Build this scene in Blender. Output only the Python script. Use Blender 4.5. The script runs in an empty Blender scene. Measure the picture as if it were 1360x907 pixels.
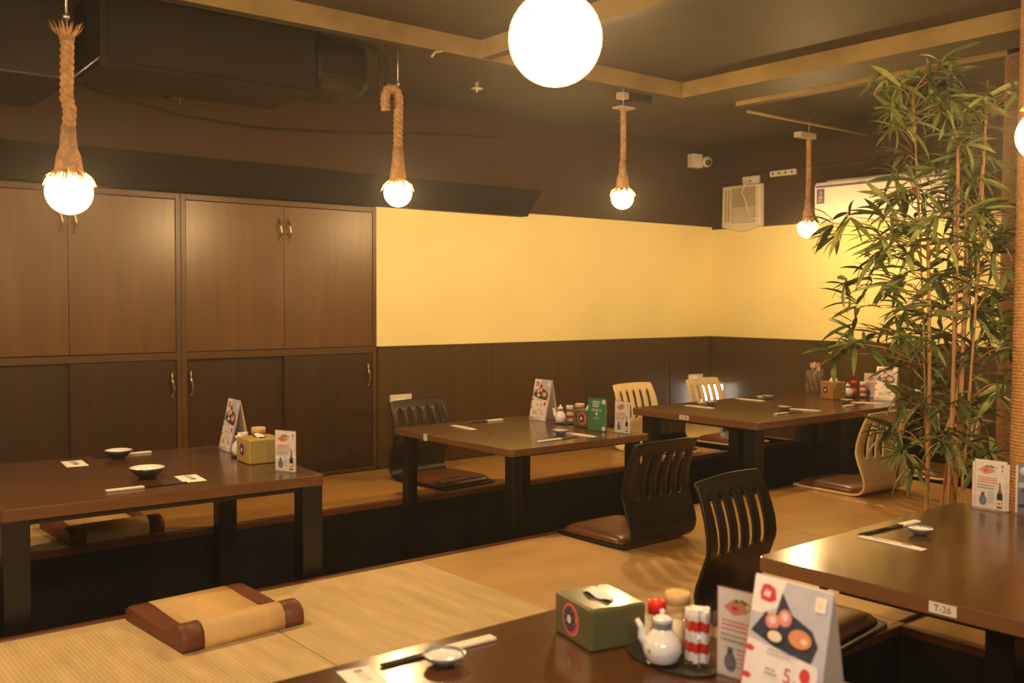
import bpy, bmesh, math, random
from mathutils import Vector, Matrix, Euler

scene = bpy.context.scene
col = scene.collection
R = math.radians

# ------------------------------------------------------------------ camera
cam_d = bpy.data.cameras.new('camera')
cam = bpy.data.objects.new('camera', cam_d)
col.objects.link(cam)
yaw, pitch, roll, fpx = 0.681108, -0.042470, 0.0035857, 1308.28
cam_d.sensor_width = 36.0
cam_d.lens = fpx * 36.0 / 1360.0
f_ = Vector((math.sin(yaw) * math.cos(pitch), math.cos(yaw) * math.cos(pitch), math.sin(pitch)))
r_ = Vector((math.cos(yaw), -math.sin(yaw), 0))
u_ = r_.cross(f_)
rr = r_ * math.cos(roll) + u_ * math.sin(roll)
uu = -r_ * math.sin(roll) + u_ * math.cos(roll)
m3 = Matrix((rr, uu, -f_)).transposed()
cam.matrix_world = Matrix.Translation((0, 0, 1.1)) @ m3.to_4x4()
cam_d.clip_start = 0.02
cam_d.dof.use_dof = True
cam_d.dof.focus_distance = 4.3
cam_d.dof.aperture_fstop = 4.0
scene.camera = cam

# ------------------------------------------------------------------ world, exposure
GLARE_HAZE = 0.0065
world = bpy.data.worlds.new('world')
scene.world = world
world.use_nodes = True
world.node_tree.nodes['Background'].inputs[0].default_value = (0.9, 0.7, 0.5, 1)
world.node_tree.nodes['Background'].inputs[1].default_value = 0.05
_vn = world.node_tree.nodes.new('ShaderNodeVolumeScatter')      # scatter added to the air, stands in for lens glare around the bulbs
_vn.inputs['Density'].default_value = GLARE_HAZE
_vn.inputs['Anisotropy'].default_value = 0.72
world.node_tree.links.new(_vn.outputs[0], world.node_tree.nodes['World Output'].inputs['Volume'])
scene.view_settings.view_transform = 'Standard'
scene.view_settings.look = 'None'
scene.view_settings.gamma = 1
scene.view_settings.exposure = 0.0
scene.cycles.max_bounces = 7
scene.cycles.transparent_max_bounces = 24
scene.cycles.use_denoising = True
scene.cycles.sample_clamp_indirect = 4.0
scene.cycles.caustics_reflective = False
scene.cycles.caustics_refractive = False

BULB_W = 88.0
BULB_COL = (1.0, 0.62, 0.26)
BULBS = [  # position, globe radius, rope top height, style
    ((0.985, 3.70, 1.474), 0.080, 2.06, 'straight'),
    ((2.560, 4.03, 1.608), 0.067, 2.10, 'hook'),
    ((4.040, 3.99, 1.680), 0.064, 2.19, 'sleeve'),
    ((5.790, 3.96, 1.588), 0.062, 2.205, 'sleeve'),
    ((1.065, 1.206, 1.52), 0.0745, 1.95, 'straight'),
    ((2.78, 1.17, 1.545), 0.070, 2.05, 'straight'),
    ((-0.70, 3.85, 1.55), 0.070, 2.08, 'straight'),
    ((-0.65, 1.15, 1.55), 0.070, 2.05, 'straight'),
    ((4.75, 1.12, 1.55), 0.070, 2.05, 'straight'),  # unseen lamp, added to brighten the pale chairs, plant and post
]

def area_light(name, loc, target, sx, sy, power, color):
    d = bpy.data.lights.new(name, 'AREA')
    d.shape = 'RECTANGLE'; d.size = sx; d.size_y = sy; d.energy = power; d.color = color
    o = bpy.data.objects.new(name, d); col.objects.link(o)
    o.location = loc
    o.rotation_euler = (Vector(target) - Vector(loc)).to_track_quat('-Z', 'Y').to_euler()
    return o
# fluorescent panels of the serving area behind the photographer
area_light('service_area_lamp', (-1.2, -1.6, 2.25), (1.5, 1.6, 0.4), 1.6, 0.9, 105, (1.0, 0.90, 0.84))

# ------------------------------------------------------------------ materials
MATS = {}
def _new(name):
    m = bpy.data.materials.new(name); m.use_nodes = True
    nt = m.node_tree; b = nt.nodes['Principled BSDF']
    MATS[name] = m
    return m, nt, b

def mat(name, c, rough=0.5, metal=0.0, var=0.12, scale=6.0, bump=0.0, bscale=60.0, stretch=(1, 1, 1), coat=0.0, spec=0.5, detail=4):
    """plain surface with noise variation in colour and optional noise bump"""
    m, nt, b = _new(name)
    tc = nt.nodes.new('ShaderNodeTexCoord')
    mp = nt.nodes.new('ShaderNodeMapping'); mp.inputs['Scale'].default_value = stretch
    nt.links.new(tc.outputs['Object'], mp.inputs[0])
    n = nt.nodes.new('ShaderNodeTexNoise'); n.inputs['Scale'].default_value = scale; n.inputs['Detail'].default_value = detail
    nt.links.new(mp.outputs[0], n.inputs['Vector'])
    rp = nt.nodes.new('ShaderNodeValToRGB')
    rp.color_ramp.elements[0].position = 0.3; rp.color_ramp.elements[1].position = 0.7
    rp.color_ramp.elements[0].color = tuple(x * (1 - var) for x in c) + (1,)
    rp.color_ramp.elements[1].color = tuple(min(1, x * (1 + var)) for x in c) + (1,)
    nt.links.new(n.outputs['Fac'], rp.inputs[0])
    nt.links.new(rp.outputs[0], b.inputs['Base Color'])
    b.inputs['Roughness'].default_value = rough
    b.inputs['Metallic'].default_value = metal
    b.inputs['Specular IOR Level'].default_value = spec
    if coat: b.inputs['Coat Weight'].default_value = coat; b.inputs['Coat Roughness'].default_value = 0.1
    if bump:
        n2 = nt.nodes.new('ShaderNodeTexNoise'); n2.inputs['Scale'].default_value = bscale; n2.inputs['Detail'].default_value = 3
        nt.links.new(mp.outputs[0], n2.inputs['Vector'])
        bp = nt.nodes.new('ShaderNodeBump'); bp.inputs['Strength'].default_value = bump; bp.inputs['Distance'].default_value = 0.002
        nt.links.new(n2.outputs['Fac'], bp.inputs['Height']); nt.links.new(bp.outputs[0], b.inputs['Normal'])
    return m

def wood(name, c1, c2, rough, grain=(18, 18, 1.2), scale=2.5, coat=0.0, bump=0.05, spec=0.5):
    m, nt, b = _new(name)
    tc = nt.nodes.new('ShaderNodeTexCoord')
    mp = nt.nodes.new('ShaderNodeMapping'); mp.inputs['Scale'].default_value = grain
    nt.links.new(tc.outputs['Object'], mp.inputs[0])
    n = nt.nodes.new('ShaderNodeTexNoise'); n.inputs['Scale'].default_value = scale; n.inputs['Detail'].default_value = 6; n.inputs['Distortion'].default_value = 0.6
    nt.links.new(mp.outputs[0], n.inputs['Vector'])
    rp = nt.nodes.new('ShaderNodeValToRGB')
    rp.color_ramp.elements[0].position = 0.25; rp.color_ramp.elements[1].position = 0.75
    rp.color_ramp.elements[0].color = tuple(c1) + (1,); rp.color_ramp.elements[1].color = tuple(c2) + (1,)
    nt.links.new(n.outputs['Fac'], rp.inputs[0]); nt.links.new(rp.outputs[0], b.inputs['Base Color'])
    b.inputs['Roughness'].default_value = rough
    b.inputs['Specular IOR Level'].default_value = spec
    if coat: b.inputs['Coat Weight'].default_value = coat; b.inputs['Coat Roughness'].default_value = 0.12
    bp = nt.nodes.new('ShaderNodeBump'); bp.inputs['Strength'].default_value = bump; bp.inputs['Distance'].default_value = 0.001
    nt.links.new(n.outputs['Fac'], bp.inputs['Height']); nt.links.new(bp.outputs[0], b.inputs['Normal'])
    return m

def tatami(name, c, rib=420.0):
    m, nt, b = _new(name)
    tc = nt.nodes.new('ShaderNodeTexCoord')
    w = nt.nodes.new('ShaderNodeTexWave'); w.wave_type = 'BANDS'; w.bands_direction = 'X'
    w.inputs['Scale'].default_value = rib / 6.28 / 3; w.inputs['Distortion'].default_value = 0.4
    nt.links.new(tc.outputs['Object'], w.inputs['Vector'])
    n = nt.nodes.new('ShaderNodeTexNoise'); n.inputs['Scale'].default_value = 3.0; n.inputs['Detail'].default_value = 6
    mp = nt.nodes.new('ShaderNodeMapping'); mp.inputs['Scale'].default_value = (6, 1, 1)
    nt.links.new(tc.outputs['Object'], mp.inputs[0]); nt.links.new(mp.outputs[0], n.inputs['Vector'])
    ad = nt.nodes.new('ShaderNodeMath'); ad.operation = 'MULTIPLY_ADD'; ad.inputs[1].default_value = 0.22
    nt.links.new(w.outputs['Fac'], ad.inputs[0]); nt.links.new(n.outputs['Fac'], ad.inputs[2])
    rp = nt.nodes.new('ShaderNodeValToRGB')
    rp.color_ramp.elements[0].position = 0.3; rp.color_ramp.elements[1].position = 0.95
    rp.color_ramp.elements[0].color = tuple(x * 0.72 for x in c) + (1,); rp.color_ramp.elements[1].color = tuple(min(1, x * 1.22) for x in c) + (1,)
    nt.links.new(ad.outputs[0], rp.inputs[0]); nt.links.new(rp.outputs[0], b.inputs['Base Color'])
    b.inputs['Roughness'].default_value = 0.42
    b.inputs['Specular IOR Level'].default_value = 0.35
    bp = nt.nodes.new('ShaderNodeBump'); bp.inputs['Strength'].default_value = 0.25; bp.inputs['Distance'].default_value = 0.001
    nt.links.new(w.outputs['Fac'], bp.inputs['Height']); nt.links.new(bp.outputs[0], b.inputs['Normal'])
    return m

def glass(name, c=(1, 1, 1), alpha=0.12, rough=0.03):
    m, nt, b = _new(name)
    out = nt.nodes['Material Output']
    tr = nt.nodes.new('ShaderNodeBsdfTransparent'); tr.inputs[0].default_value = c + (1,)
    gl = nt.nodes.new('ShaderNodeBsdfGlossy'); gl.inputs['Roughness'].default_value = rough
    fr = nt.nodes.new('ShaderNodeLayerWeight'); fr.inputs[0].default_value = 0.5
    pw = nt.nodes.new('ShaderNodeMath'); pw.operation = 'POWER'; pw.inputs[1].default_value = 4.0
    nt.links.new(fr.outputs['Facing'], pw.inputs[0])
    ad = nt.nodes.new('ShaderNodeMath'); ad.operation = 'MULTIPLY_ADD'; ad.use_clamp = True; ad.inputs[1].default_value = 0.6; ad.inputs[2].default_value = alpha * 0.3
    nt.links.new(pw.outputs[0], ad.inputs[0])
    mx = nt.nodes.new('ShaderNodeMixShader')
    nt.links.new(ad.outputs[0], mx.inputs[0]); nt.links.new(tr.outputs[0], mx.inputs[1]); nt.links.new(gl.outputs[0], mx.inputs[2])
    nt.links.new(mx.outputs[0], out.inputs[0])
    nt.nodes.remove(b)
    return m

def emit(name, c, strength, through=0.0, sampling='NONE'):
    m, nt, b = _new(name)
    out = nt.nodes['Material Output']
    e = nt.nodes.new('ShaderNodeEmission'); e.inputs[0].default_value = c + (1,); e.inputs[1].default_value = strength
    if through:
        tr = nt.nodes.new('ShaderNodeBsdfTransparent')
        mx = nt.nodes.new('ShaderNodeMixShader'); mx.inputs[0].default_value = through
        nt.links.new(e.outputs[0], mx.inputs[1]); nt.links.new(tr.outputs[0], mx.inputs[2])
        nt.links.new(mx.outputs[0], out.inputs[0])
    else:
        nt.links.new(e.outputs[0], out.inputs[0])
    nt.nodes.remove(b)
    m.cycles.emission_sampling = sampling
    return m

def leafmat(name, c):
    m = mat(name, c, 0.45, var=0.35, scale=3.0, spec=0.4)
    return m

M = {}
M['cream'] = mat('cream_paint', (0.88, 0.77, 0.36), 0.6, var=0.04, scale=2.0, bump=0.05, bscale=40)
M['brown_paint'] = mat('brown_paint', (0.046, 0.021, 0.006), 0.6, var=0.12, scale=1.6, bump=0.05, spec=0.25)
M['ceil'] = mat('ceiling_paint', (0.062, 0.045, 0.026), 0.6, spec=0.3, var=0.15, scale=2.5, bump=0.1)
M['beam'] = mat('beam_lit_gold', (0.46, 0.33, 0.13), 0.4, var=0.2, scale=4, bump=0.1)  # lamplight on the beam sides is put into this gold
M['duct'] = mat('duct_paint', (0.020, 0.013, 0.007), 0.5, var=0.2, scale=3, bump=0.1, spec=0.3)
M['header'] = mat('header_paint', (0.008, 0.0045, 0.002), 0.7, var=0.1, scale=2, spec=0.15)
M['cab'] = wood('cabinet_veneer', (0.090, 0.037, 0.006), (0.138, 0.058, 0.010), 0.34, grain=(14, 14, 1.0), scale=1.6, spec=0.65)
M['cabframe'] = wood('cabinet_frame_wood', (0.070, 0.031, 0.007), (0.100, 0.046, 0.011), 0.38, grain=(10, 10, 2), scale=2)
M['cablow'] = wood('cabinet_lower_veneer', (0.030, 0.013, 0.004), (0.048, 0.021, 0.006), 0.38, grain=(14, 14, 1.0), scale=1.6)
M['wains'] = wood('wainscot_veneer', (0.062, 0.033, 0.010), (0.088, 0.047, 0.014), 0.33, grain=(10, 10, 1.0), scale=1.6)
M['seam'] = mat('dark_gap', (0.01, 0.007, 0.004), 0.8)
M['table'] = wood('table_laminate', (0.066, 0.025, 0.008), (0.100, 0.041, 0.013), 0.22, grain=(2, 22, 10), scale=1.6, coat=0.25, bump=0.02)
M['tedge'] = wood('table_edge_band', (0.15, 0.062, 0.022), (0.20, 0.088, 0.032), 0.35, grain=(2, 2, 12), scale=2)
M['black'] = mat('black_lacquer', (0.010, 0.007, 0.005), 0.38, var=0.2, scale=8)
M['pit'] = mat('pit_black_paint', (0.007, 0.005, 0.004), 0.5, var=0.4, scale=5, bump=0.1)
M['nosing'] = wood('nosing_wood', (0.12, 0.036, 0.014), (0.17, 0.055, 0.02), 0.35, grain=(1, 20, 20), scale=2)
M['tatami'] = tatami('tatami_straw', (0.70, 0.53, 0.28))
M['vinyl'] = mat('tatami_vinyl', (0.47, 0.255, 0.070), 0.33, var=0.14, scale=2.2, stretch=(1, 2.5, 1), bump=0.06, bscale=30)
M['vinyl2'] = mat('tatami_mid', (0.60, 0.37, 0.15), 0.38, var=0.12, scale=2.2, stretch=(1, 2.5, 1), bump=0.06, bscale=30)  # tone between the straw mats and the vinyl ones
M['pale'] = wood('pale_plywood', (0.74, 0.57, 0.30), (0.84, 0.67, 0.38), 0.25, grain=(20, 2, 2), scale=1.5, coat=0.3, bump=0.02)
M['blackply'] = mat('black_plywood', (0.009, 0.006, 0.004), 0.36, var=0.2, scale=8, coat=0.0, spec=0.4)
M['leather'] = mat('brown_vinyl_pad', (0.13, 0.045, 0.018), 0.33, var=0.15, scale=10, bump=0.1, bscale=120)
M['cushbrown'] = mat('cushion_brown', (0.16, 0.05, 0.025), 0.5, var=0.12, scale=8, bump=0.15, bscale=200)
M['cushtan'] = mat('cushion_tan', (0.72, 0.47, 0.20), 0.6, var=0.08, scale=5, bump=0.2, bscale=160, stretch=(4, 1, 1))
M['rope'] = mat('jute_rope', (0.62, 0.35, 0.15), 0.9, var=0.3, scale=40, bump=0.6, bscale=220)
M['postrope'] = mat('post_rope', (0.50, 0.27, 0.10), 0.9, var=0.3, scale=60, bump=0.6, bscale=300, stretch=(1, 1, 2))
M['bulb'] = emit('bulb_glow', (1.0, 0.78, 0.42), 7.0, through=0.5)
M['fray'] = mat('frayed_jute', (0.62, 0.36, 0.14), 0.9, var=0.2, scale=60)
M['postshade'] = mat('post_rope_shaded', (0.26, 0.14, 0.055), 0.9, var=0.3, scale=60, bump=0.6, bscale=300)  # same rope winding, with the shade of the leaves put into its colour
M['metal'] = mat('aged_brass', (0.45, 0.32, 0.16), 0.3, metal=0.9, var=0.25, scale=30)
M['steel'] = mat('steel', (0.6, 0.58, 0.55), 0.3, metal=0.9, var=0.1)
M['plastic'] = mat('white_plastic', (0.72, 0.66, 0.55), 0.4, var=0.05)
M['acwhite'] = mat('ac_plastic', (0.85, 0.82, 0.74), 0.3, var=0.03)
M['grille'] = mat('beige_grille', (0.42, 0.34, 0.22), 0.5, var=0.1)  # beige, darker than the louvres for contrast
M['dkplastic'] = mat('dark_plastic', (0.03, 0.025, 0.03), 0.35, var=0.1)
M['ceramic'] = mat('white_ceramic', (0.78, 0.76, 0.74), 0.12, var=0.03, coat=0.4)
M['bluegrey'] = mat('glazed_rim', (0.24, 0.25, 0.27), 0.2, var=0.25, scale=20)
M['dkceramic'] = mat('dark_glaze', (0.035, 0.028, 0.025), 0.2, var=0.2, scale=20)
M['boxgreen'] = wood('green_lacquer', (0.085, 0.085, 0.036), (0.12, 0.12, 0.052), 0.3, grain=(2, 2, 12), scale=2, coat=0.2)
M['boxtan'] = wood('olive_gold_wood', (0.36, 0.27, 0.075), (0.46, 0.35, 0.11), 0.4, grain=(2, 2, 12), scale=2)
M['boxbrown'] = wood('brown_gold_wood', (0.28, 0.16, 0.05), (0.36, 0.21, 0.07), 0.4, grain=(2, 2, 12), scale=2)
M['tissue'] = mat('tissue_paper', (0.85, 0.83, 0.80), 0.9, var=0.03)
M['card'] = mat('card_white', (0.80, 0.74, 0.74), 0.35, var=0.02)
M['cardback'] = mat('card_back_warm', (0.72, 0.58, 0.42), 0.5, var=0.03)  # warm lamplight on the card's back put into its colour
M['paper'] = mat('paper_sleeve', (0.78, 0.70, 0.56), 0.6, var=0.06, scale=20)
M['stick'] = mat('black_chopstick', (0.02, 0.015, 0.012), 0.3)
M['glass'] = glass('clear_glass')
M['acrylic'] = glass('clear_acrylic', alpha=0.2)
M['redcap'] = mat('red_plastic', (0.70, 0.03, 0.02), 0.3, var=0.05)
M['woodcap'] = wood('light_wood_cap', (0.62, 0.38, 0.16), (0.72, 0.47, 0.22), 0.5, grain=(8, 8, 2))
M['cream_liq'] = mat('seasoning', (0.75, 0.62, 0.42), 0.6, var=0.1, scale=60)
M['pink'] = mat('pink_packets', (0.85, 0.42, 0.36), 0.5, var=0.2, scale=60)
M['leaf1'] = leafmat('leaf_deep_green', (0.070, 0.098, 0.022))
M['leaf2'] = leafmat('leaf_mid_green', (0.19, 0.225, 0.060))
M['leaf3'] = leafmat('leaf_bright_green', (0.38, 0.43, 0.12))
M['cane'] = wood('bamboo_cane', (0.42, 0.21, 0.08), (0.55, 0.30, 0.12), 0.45, grain=(4, 4, 8), scale=3)
M['pot'] = mat('glazed_pot', (0.06, 0.035, 0.02), 0.4)
M['soil'] = mat('potting_soil', (0.03, 0.02, 0.012), 0.95, bump=0.8, bscale=60)
M['lampwhite'] = emit('wall_lamp_glow', (1.0, 0.97, 0.86), 5.0, sampling='FRONT')
M['screenmat'] = mat('photo_print_blue', (0.16, 0.19, 0.28), 0.25, var=0.6, scale=25)
# inks
INK = {'w': (0.82, 0.78, 0.78), 'lilac': (0.50, 0.50, 0.58), 'red': (0.62, 0.06, 0.07), 'black': (0.03, 0.028, 0.035),
       'grey': (0.34, 0.30, 0.31), 'pink': (0.72, 0.28, 0.24), 'orange': (0.68, 0.30, 0.12), 'cream': (0.80, 0.70, 0.52),
       'green': (0.05, 0.24, 0.11), 'brown': (0.20, 0.11, 0.06), 'navy': (0.05, 0.05, 0.09), 'pinkbg': (0.78, 0.62, 0.60),
       'leafg': (0.12, 0.22, 0.06), 'purple': (0.14, 0.11, 0.26), 'slate': (0.17, 0.20, 0.26), 'sky': (0.45, 0.52, 0.66)}
for k, c in INK.items():
    M['ink_' + k] = mat('print_' + k, c, 0.4, var=0.05, scale=40)

# ------------------------------------------------------------------ mesh helpers
def bx(bm, x0, x1, y0, y1, z0, z1, mi=0):
    vs = [bm.verts.new(p) for p in ((x0, y0, z0), (x1, y0, z0), (x1, y1, z0), (x0, y1, z0), (x0, y0, z1), (x1, y0, z1), (x1, y1, z1), (x0, y1, z1))]
    fs = []
    for q in ((0, 3, 2, 1), (4, 5, 6, 7), (0, 1, 5, 4), (1, 2, 6, 5), (2, 3, 7, 6), (3, 0, 4, 7)):
        f = bm.faces.new([vs[i] for i in q]); f.material_index = mi; fs.append(f)
    return vs, fs

def frame_from(d):
    d = d.normalized()
    a = Vector((0, 0, 1)) if abs(d.z) < 0.9 else Vector((1, 0, 0))
    x = d.cross(a).normalized(); return x, x.cross(d).normalized()

def tube(bm, pts, rad, n=8, mi=0, cap=True):
    pts = [Vector(p) for p in pts]
    if not hasattr(rad, '__len__'): rad = [rad] * len(pts)
    rings = []; x = None
    for i, p in enumerate(pts):
        d = (pts[min(i + 1, len(pts) - 1)] - pts[max(i - 1, 0)])
        if d.length < 1e-9: d = Vector((0, 0, 1))
        if x is None: x, y = frame_from(d)
        else:
            d.normalize(); x = (x - d * x.dot(d)).normalized(); y = x.cross(d).normalized()
        rings.append([bm.verts.new(p + (x * math.cos(2 * math.pi * k / n) + y * math.sin(2 * math.pi * k / n)) * rad[i]) for k in range(n)])
    for a, b in zip(rings, rings[1:]):
        for k in range(n):
            f = bm.faces.new((a[k], a[(k + 1) % n], b[(k + 1) % n], b[k])); f.material_index = mi; f.smooth = True
    if cap:
        f = bm.faces.new(rings[0]); f.material_index = mi
        f = bm.faces.new(list(reversed(rings[-1]))); f.material_index = mi
    return rings

def lathe(bm, prof, n=24, cx=0, cy=0, mi=0, smooth=True):
    """prof: list of (r, z); r=0 ends close"""
    rings = []
    for r, z in prof:
        if r < 1e-6: rings.append([bm.verts.new((cx, cy, z))])
        else: rings.append([bm.verts.new((cx + r * math.cos(2 * math.pi * k / n), cy + r * math.sin(2 * math.pi * k / n), z)) for k in range(n)])
    for a, b in zip(rings, rings[1:]):
        for k in range(n):
            k2 = (k + 1) % n
            if len(a) == 1 and len(b) == 1: continue
            if len(a) == 1: f = bm.faces.new((a[0], b[k], b[k2]))
            elif len(b) == 1: f = bm.faces.new((a[k], a[k2], b[0]))
            else: f = bm.faces.new((a[k], a[k2], b[k2], b[k]))
            f.material_index = mi; f.smooth = smooth
    return rings

def finish(bm, name, mats, parent=None, loc=(0, 0, 0), rot=(0, 0, 0), bevel=0.0, seg=2, smooth=False, recalc=True):
    if recalc: bmesh.ops.recalc_face_normals(bm, faces=bm.faces)
    if smooth:
        for f in bm.faces: f.smooth = True
    me = bpy.data.meshes.new(name); bm.to_mesh(me); bm.free()
    for m in (mats if isinstance(mats, (list, tuple)) else [mats]): me.materials.append(m)
    o = bpy.data.objects.new(name, me); col.objects.link(o)
    o.location = loc; o.rotation_euler = rot
    if parent: o.parent = parent
    if bevel:
        md = o.modifiers.new('bevel', 'BEVEL'); md.width = bevel; md.segments = seg; md.limit_method = 'ANGLE'; md.angle_limit = R(40)
    return o

def box(name, m, x0, x1, y0, y1, z0, z1, parent=None, bevel=0.0, seg=2):
    bm = bmesh.new(); bx(bm, x0, x1, y0, y1, z0, z1)
    return finish(bm, name, m, parent, bevel=bevel, seg=seg)

def thing(name, label, cat, loc=(0, 0, 0), rz=0, group=None):
    o = bpy.data.objects.new(name, None); col.objects.link(o)
    o.empty_display_size = 0.05
    o.location = loc; o.rotation_euler = (0, 0, rz)
    o['label'] = label; o['category'] = cat
    if group: o['group'] = group
    return o

def tag(o, label, cat, group=None):
    o['label'] = label; o['category'] = cat
    if group: o['group'] = group
    return o

def struct(o):
    o['kind'] = 'structure'; return o

def dup(root, loc, rz, label, group=None):
    r = root.copy(); col.objects.link(r); r.location = loc; r.rotation_euler = (0, 0, rz); r['label'] = label
    if group: r['group'] = group
    for ch in list(root.children):
        c = ch.copy(); col.objects.link(c); c.parent = r
        for g in list(ch.children):
            d = g.copy(); col.objects.link(d); d.parent = c
    return r

# ------------------------------------------------------------------ SETTING
YB, XR, ZC = 5.476, 6.624, 2.39
XL, YF = -2.6, -3.0
PD = -0.38           # depth of the leg pits
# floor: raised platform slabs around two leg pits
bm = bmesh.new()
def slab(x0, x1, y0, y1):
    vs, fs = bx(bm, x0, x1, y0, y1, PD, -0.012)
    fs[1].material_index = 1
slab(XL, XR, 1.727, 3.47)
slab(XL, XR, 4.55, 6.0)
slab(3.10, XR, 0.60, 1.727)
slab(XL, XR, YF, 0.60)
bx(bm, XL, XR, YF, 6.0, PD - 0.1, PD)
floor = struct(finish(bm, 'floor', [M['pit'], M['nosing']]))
# wooden nosing strips along the pits
for i, (x0, x1, y0, y1) in enumerate([(XL, XR, 3.438, 3.472), (XL, XR, 4.548, 4.582), (XL, 3.134, 1.725, 1.759), (3.098, 3.132, 0.60, 1.725), (XL, 3.098, 0.568, 0.602)]):
    box('nosing', M['nosing'], x0, x1, y0, y1, -0.03, 0.003, floor, bevel=0.004)
# mats
bm = bmesh.new(); bx(bm, -0.4255, 0.4255, 0, 1.675, -0.012, 0); mat_near = finish(bm, 'tatami_mat', M['tatami'], floor, bevel=0.003)
mat_near.location = (-2.2, 1.761, 0)
near_xs = [-1.35 - 0.0, -0.495, 0.36 + 0.64, 0]
xs0 = 1.43 - 0.4275
cnt = 0
for k in range(-4, 7):
    x = xs0 + k * 0.855
    if x + 0.43 > XR: break
    if cnt == 0: o = mat_near
    else: o = mat_near.copy(); col.objects.link(o); o.parent = floor
    o.location = (x, 1.761, 0); cnt += 1
    if k > 1:
        if k == 2:
            vm = mat_near.data.copy(); vm.materials.clear(); vm.materials.append(M['vinyl'])
        o.data = vm
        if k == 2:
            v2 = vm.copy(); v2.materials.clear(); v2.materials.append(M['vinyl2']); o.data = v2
box('tatami_mat', M['vinyl'], xs0 + 6 * 0.855 - 0.4255, XR, 1.761, 3.436, -0.012, 0, floor, bevel=0.003) if xs0 + 6 * 0.855 - 0.4255 < XR else None
bm = bmesh.new(); bx(bm, -0.4255, 0.4255, 0, 0.878, -0.012, 0); far_mat = finish(bm, 'tatami_mat', M['tatami'], floor, bevel=0.003)
farv = far_mat.data.copy(); farv.materials.clear(); farv.materials.append(M['vinyl'])
first = True
for k in range(-4, 7):
    x = 1.02 + k * 0.855
    if x + 0.43 > XR: break
    if first: o = far_mat; first = False
    else: o = far_mat.copy(); col.objects.link(o); o.parent = floor
    o.location = (x, 4.584, 0)
    if k > 0: o.data = farv
box('tatami_mat', M['vinyl'], 1.02 + 6 * 0.855 - 0.4255, XR, 4.584, 5.46, -0.012, 0, floor, bevel=0.003)
box('tatami_mat', M['vinyl'], 3.134, XR, 0.60, 1.723, -0.012, 0, floor, bevel=0.003)
box('tatami_mat', M['vinyl'], XL, XR, YF, 0.566, -0.012, 0, floor, bevel=0.003)

# back wall with alcove for the cabinets
bm = bmesh.new()
bx(bm, XL, 0.79, 5.49, 6.05, -0.4, ZC, 1)
bx(bm, 0.79, 3.32, 5.96, 6.05, -0.4, 1.69, 1)
bx(bm, 0.79, 3.32, 5.49, 6.05, 1.69, ZC, 1)
bx(bm, 3.32, XR + 0.1, 5.49, 6.05, -0.4, 0.79, 2)
bx(bm, 3.32, XR + 0.1, 5.484, 6.05, 0.79, 1.722, 0)
bx(bm, 3.32, XR + 0.1, 5.49, 6.05, 1.722, ZC, 1)
wall_back = struct(finish(bm, 'wall_back', [M['cream'], M['brown_paint'], M['seam']]))
# wainscot panels, each its own board
def panels(parent, axis, a0, a1, w, fixed, z0, z1):
    a = a0
    while a < a1 - 0.05:
        b = min(a + w, a1)
        if axis == 'x': box('panel', M['wains'], a + 0.0015, b - 0.0015, fixed, fixed + 0.014, z0, z1, parent, bevel=0.0015, seg=1)
        else: box('panel', M['wains'], fixed - 0.0, fixed + 0.014, a + 0.0015, b - 0.0015, z0, z1, parent, bevel=0.0015, seg=1)
        a = b
panels(wall_back, 'x', 3.322, 6.12, 0.93, 5.474, 0.0, 0.788)
panels(wall_back, 'x', 6.12, XR, 0.93, 5.474, 0.0, 0.788)
box('cap_rail', M['wains'], 3.322, XR, 5.468, 5.488, 0.783, 0.795, wall_back)
# right wall
bm = bmesh.new()
bx(bm, XR + 0.014, XR + 0.5, YF, 5.49, -0.4, 0.79, 2)
bx(bm, XR + 0.008, XR + 0.5, YF, 5.484, 0.79, 1.70, 0)
bx(bm, XR + 0.014, XR + 0.5, YF, 5.49, 1.70, ZC, 1)
wall_right = struct(finish(bm, 'wall_right', [M['cream'], M['brown_paint'], M['seam']]))
panels(wall_right, 'y', 0.6, 5.474, 0.609, XR, 0.0, 0.788)
panels(wall_right, 'y', YF, 0.6, 0.9, XR, 0.0, 0.788)
box('cap_rail', M['wains'], XR - 0.006, XR + 0.01, YF, 5.47, 0.783, 0.795, wall_right)
struct(box('wall_left', M['brown_paint'], XL - 0.1, XL, YF, 6.0, -0.4, ZC))
struct(box('wall_front', M['brown_paint'], XL, XR, YF - 0.1, YF, -0.4, ZC))
struct(box('ceiling', M['ceil'], XL - 0.1, XR + 0.5, YF - 0.1, 6.05, ZC, ZC + 0.1))
# header board above the cabinets, mitred right end
bm = bmesh.new()
P = [(XL, 1.692), (4.52, 1.692), (4.66, 1.885), (XL, 1.885)]
a = [bm.verts.new((x, 5.405, z)) for x, z in P]; b = [bm.verts.new((x, 5.489, z)) for x, z in P]
bm.faces.new(a); bm.faces.new(b[::-1])
for i in range(4): bm.faces.new((a[i], a[(i + 1) % 4], b[(i + 1) % 4], b[i]))
struct(finish(bm, 'trim_1', M['header']))
# ceiling beams
def beam(n, x0, x1, y0, y1, z0=2.30):
    bm = bmesh.new(); vs, fs = bx(bm, x0, x1, y0, y1, z0, ZC)
    fs[0].material_index = 1  # underside takes the dark ceiling colour, sides the lit gold
    struct(finish(bm, 'trim_%d' % n, [M['beam'], M['ceil']]))
beam(2, XL, 4.50, 3.955, 4.02, 2.297)
beam(3, 4.50, 4.83, YF, 4.02, 2.30)
beam(4, 3.0, 3.06, YF, 3.955, 2.30)
beam(5, 4.93, 5.00, YF, 3.9, 2.297)
beam(6, XL, 3.0, 1.45, 1.51, 2.30)

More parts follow.
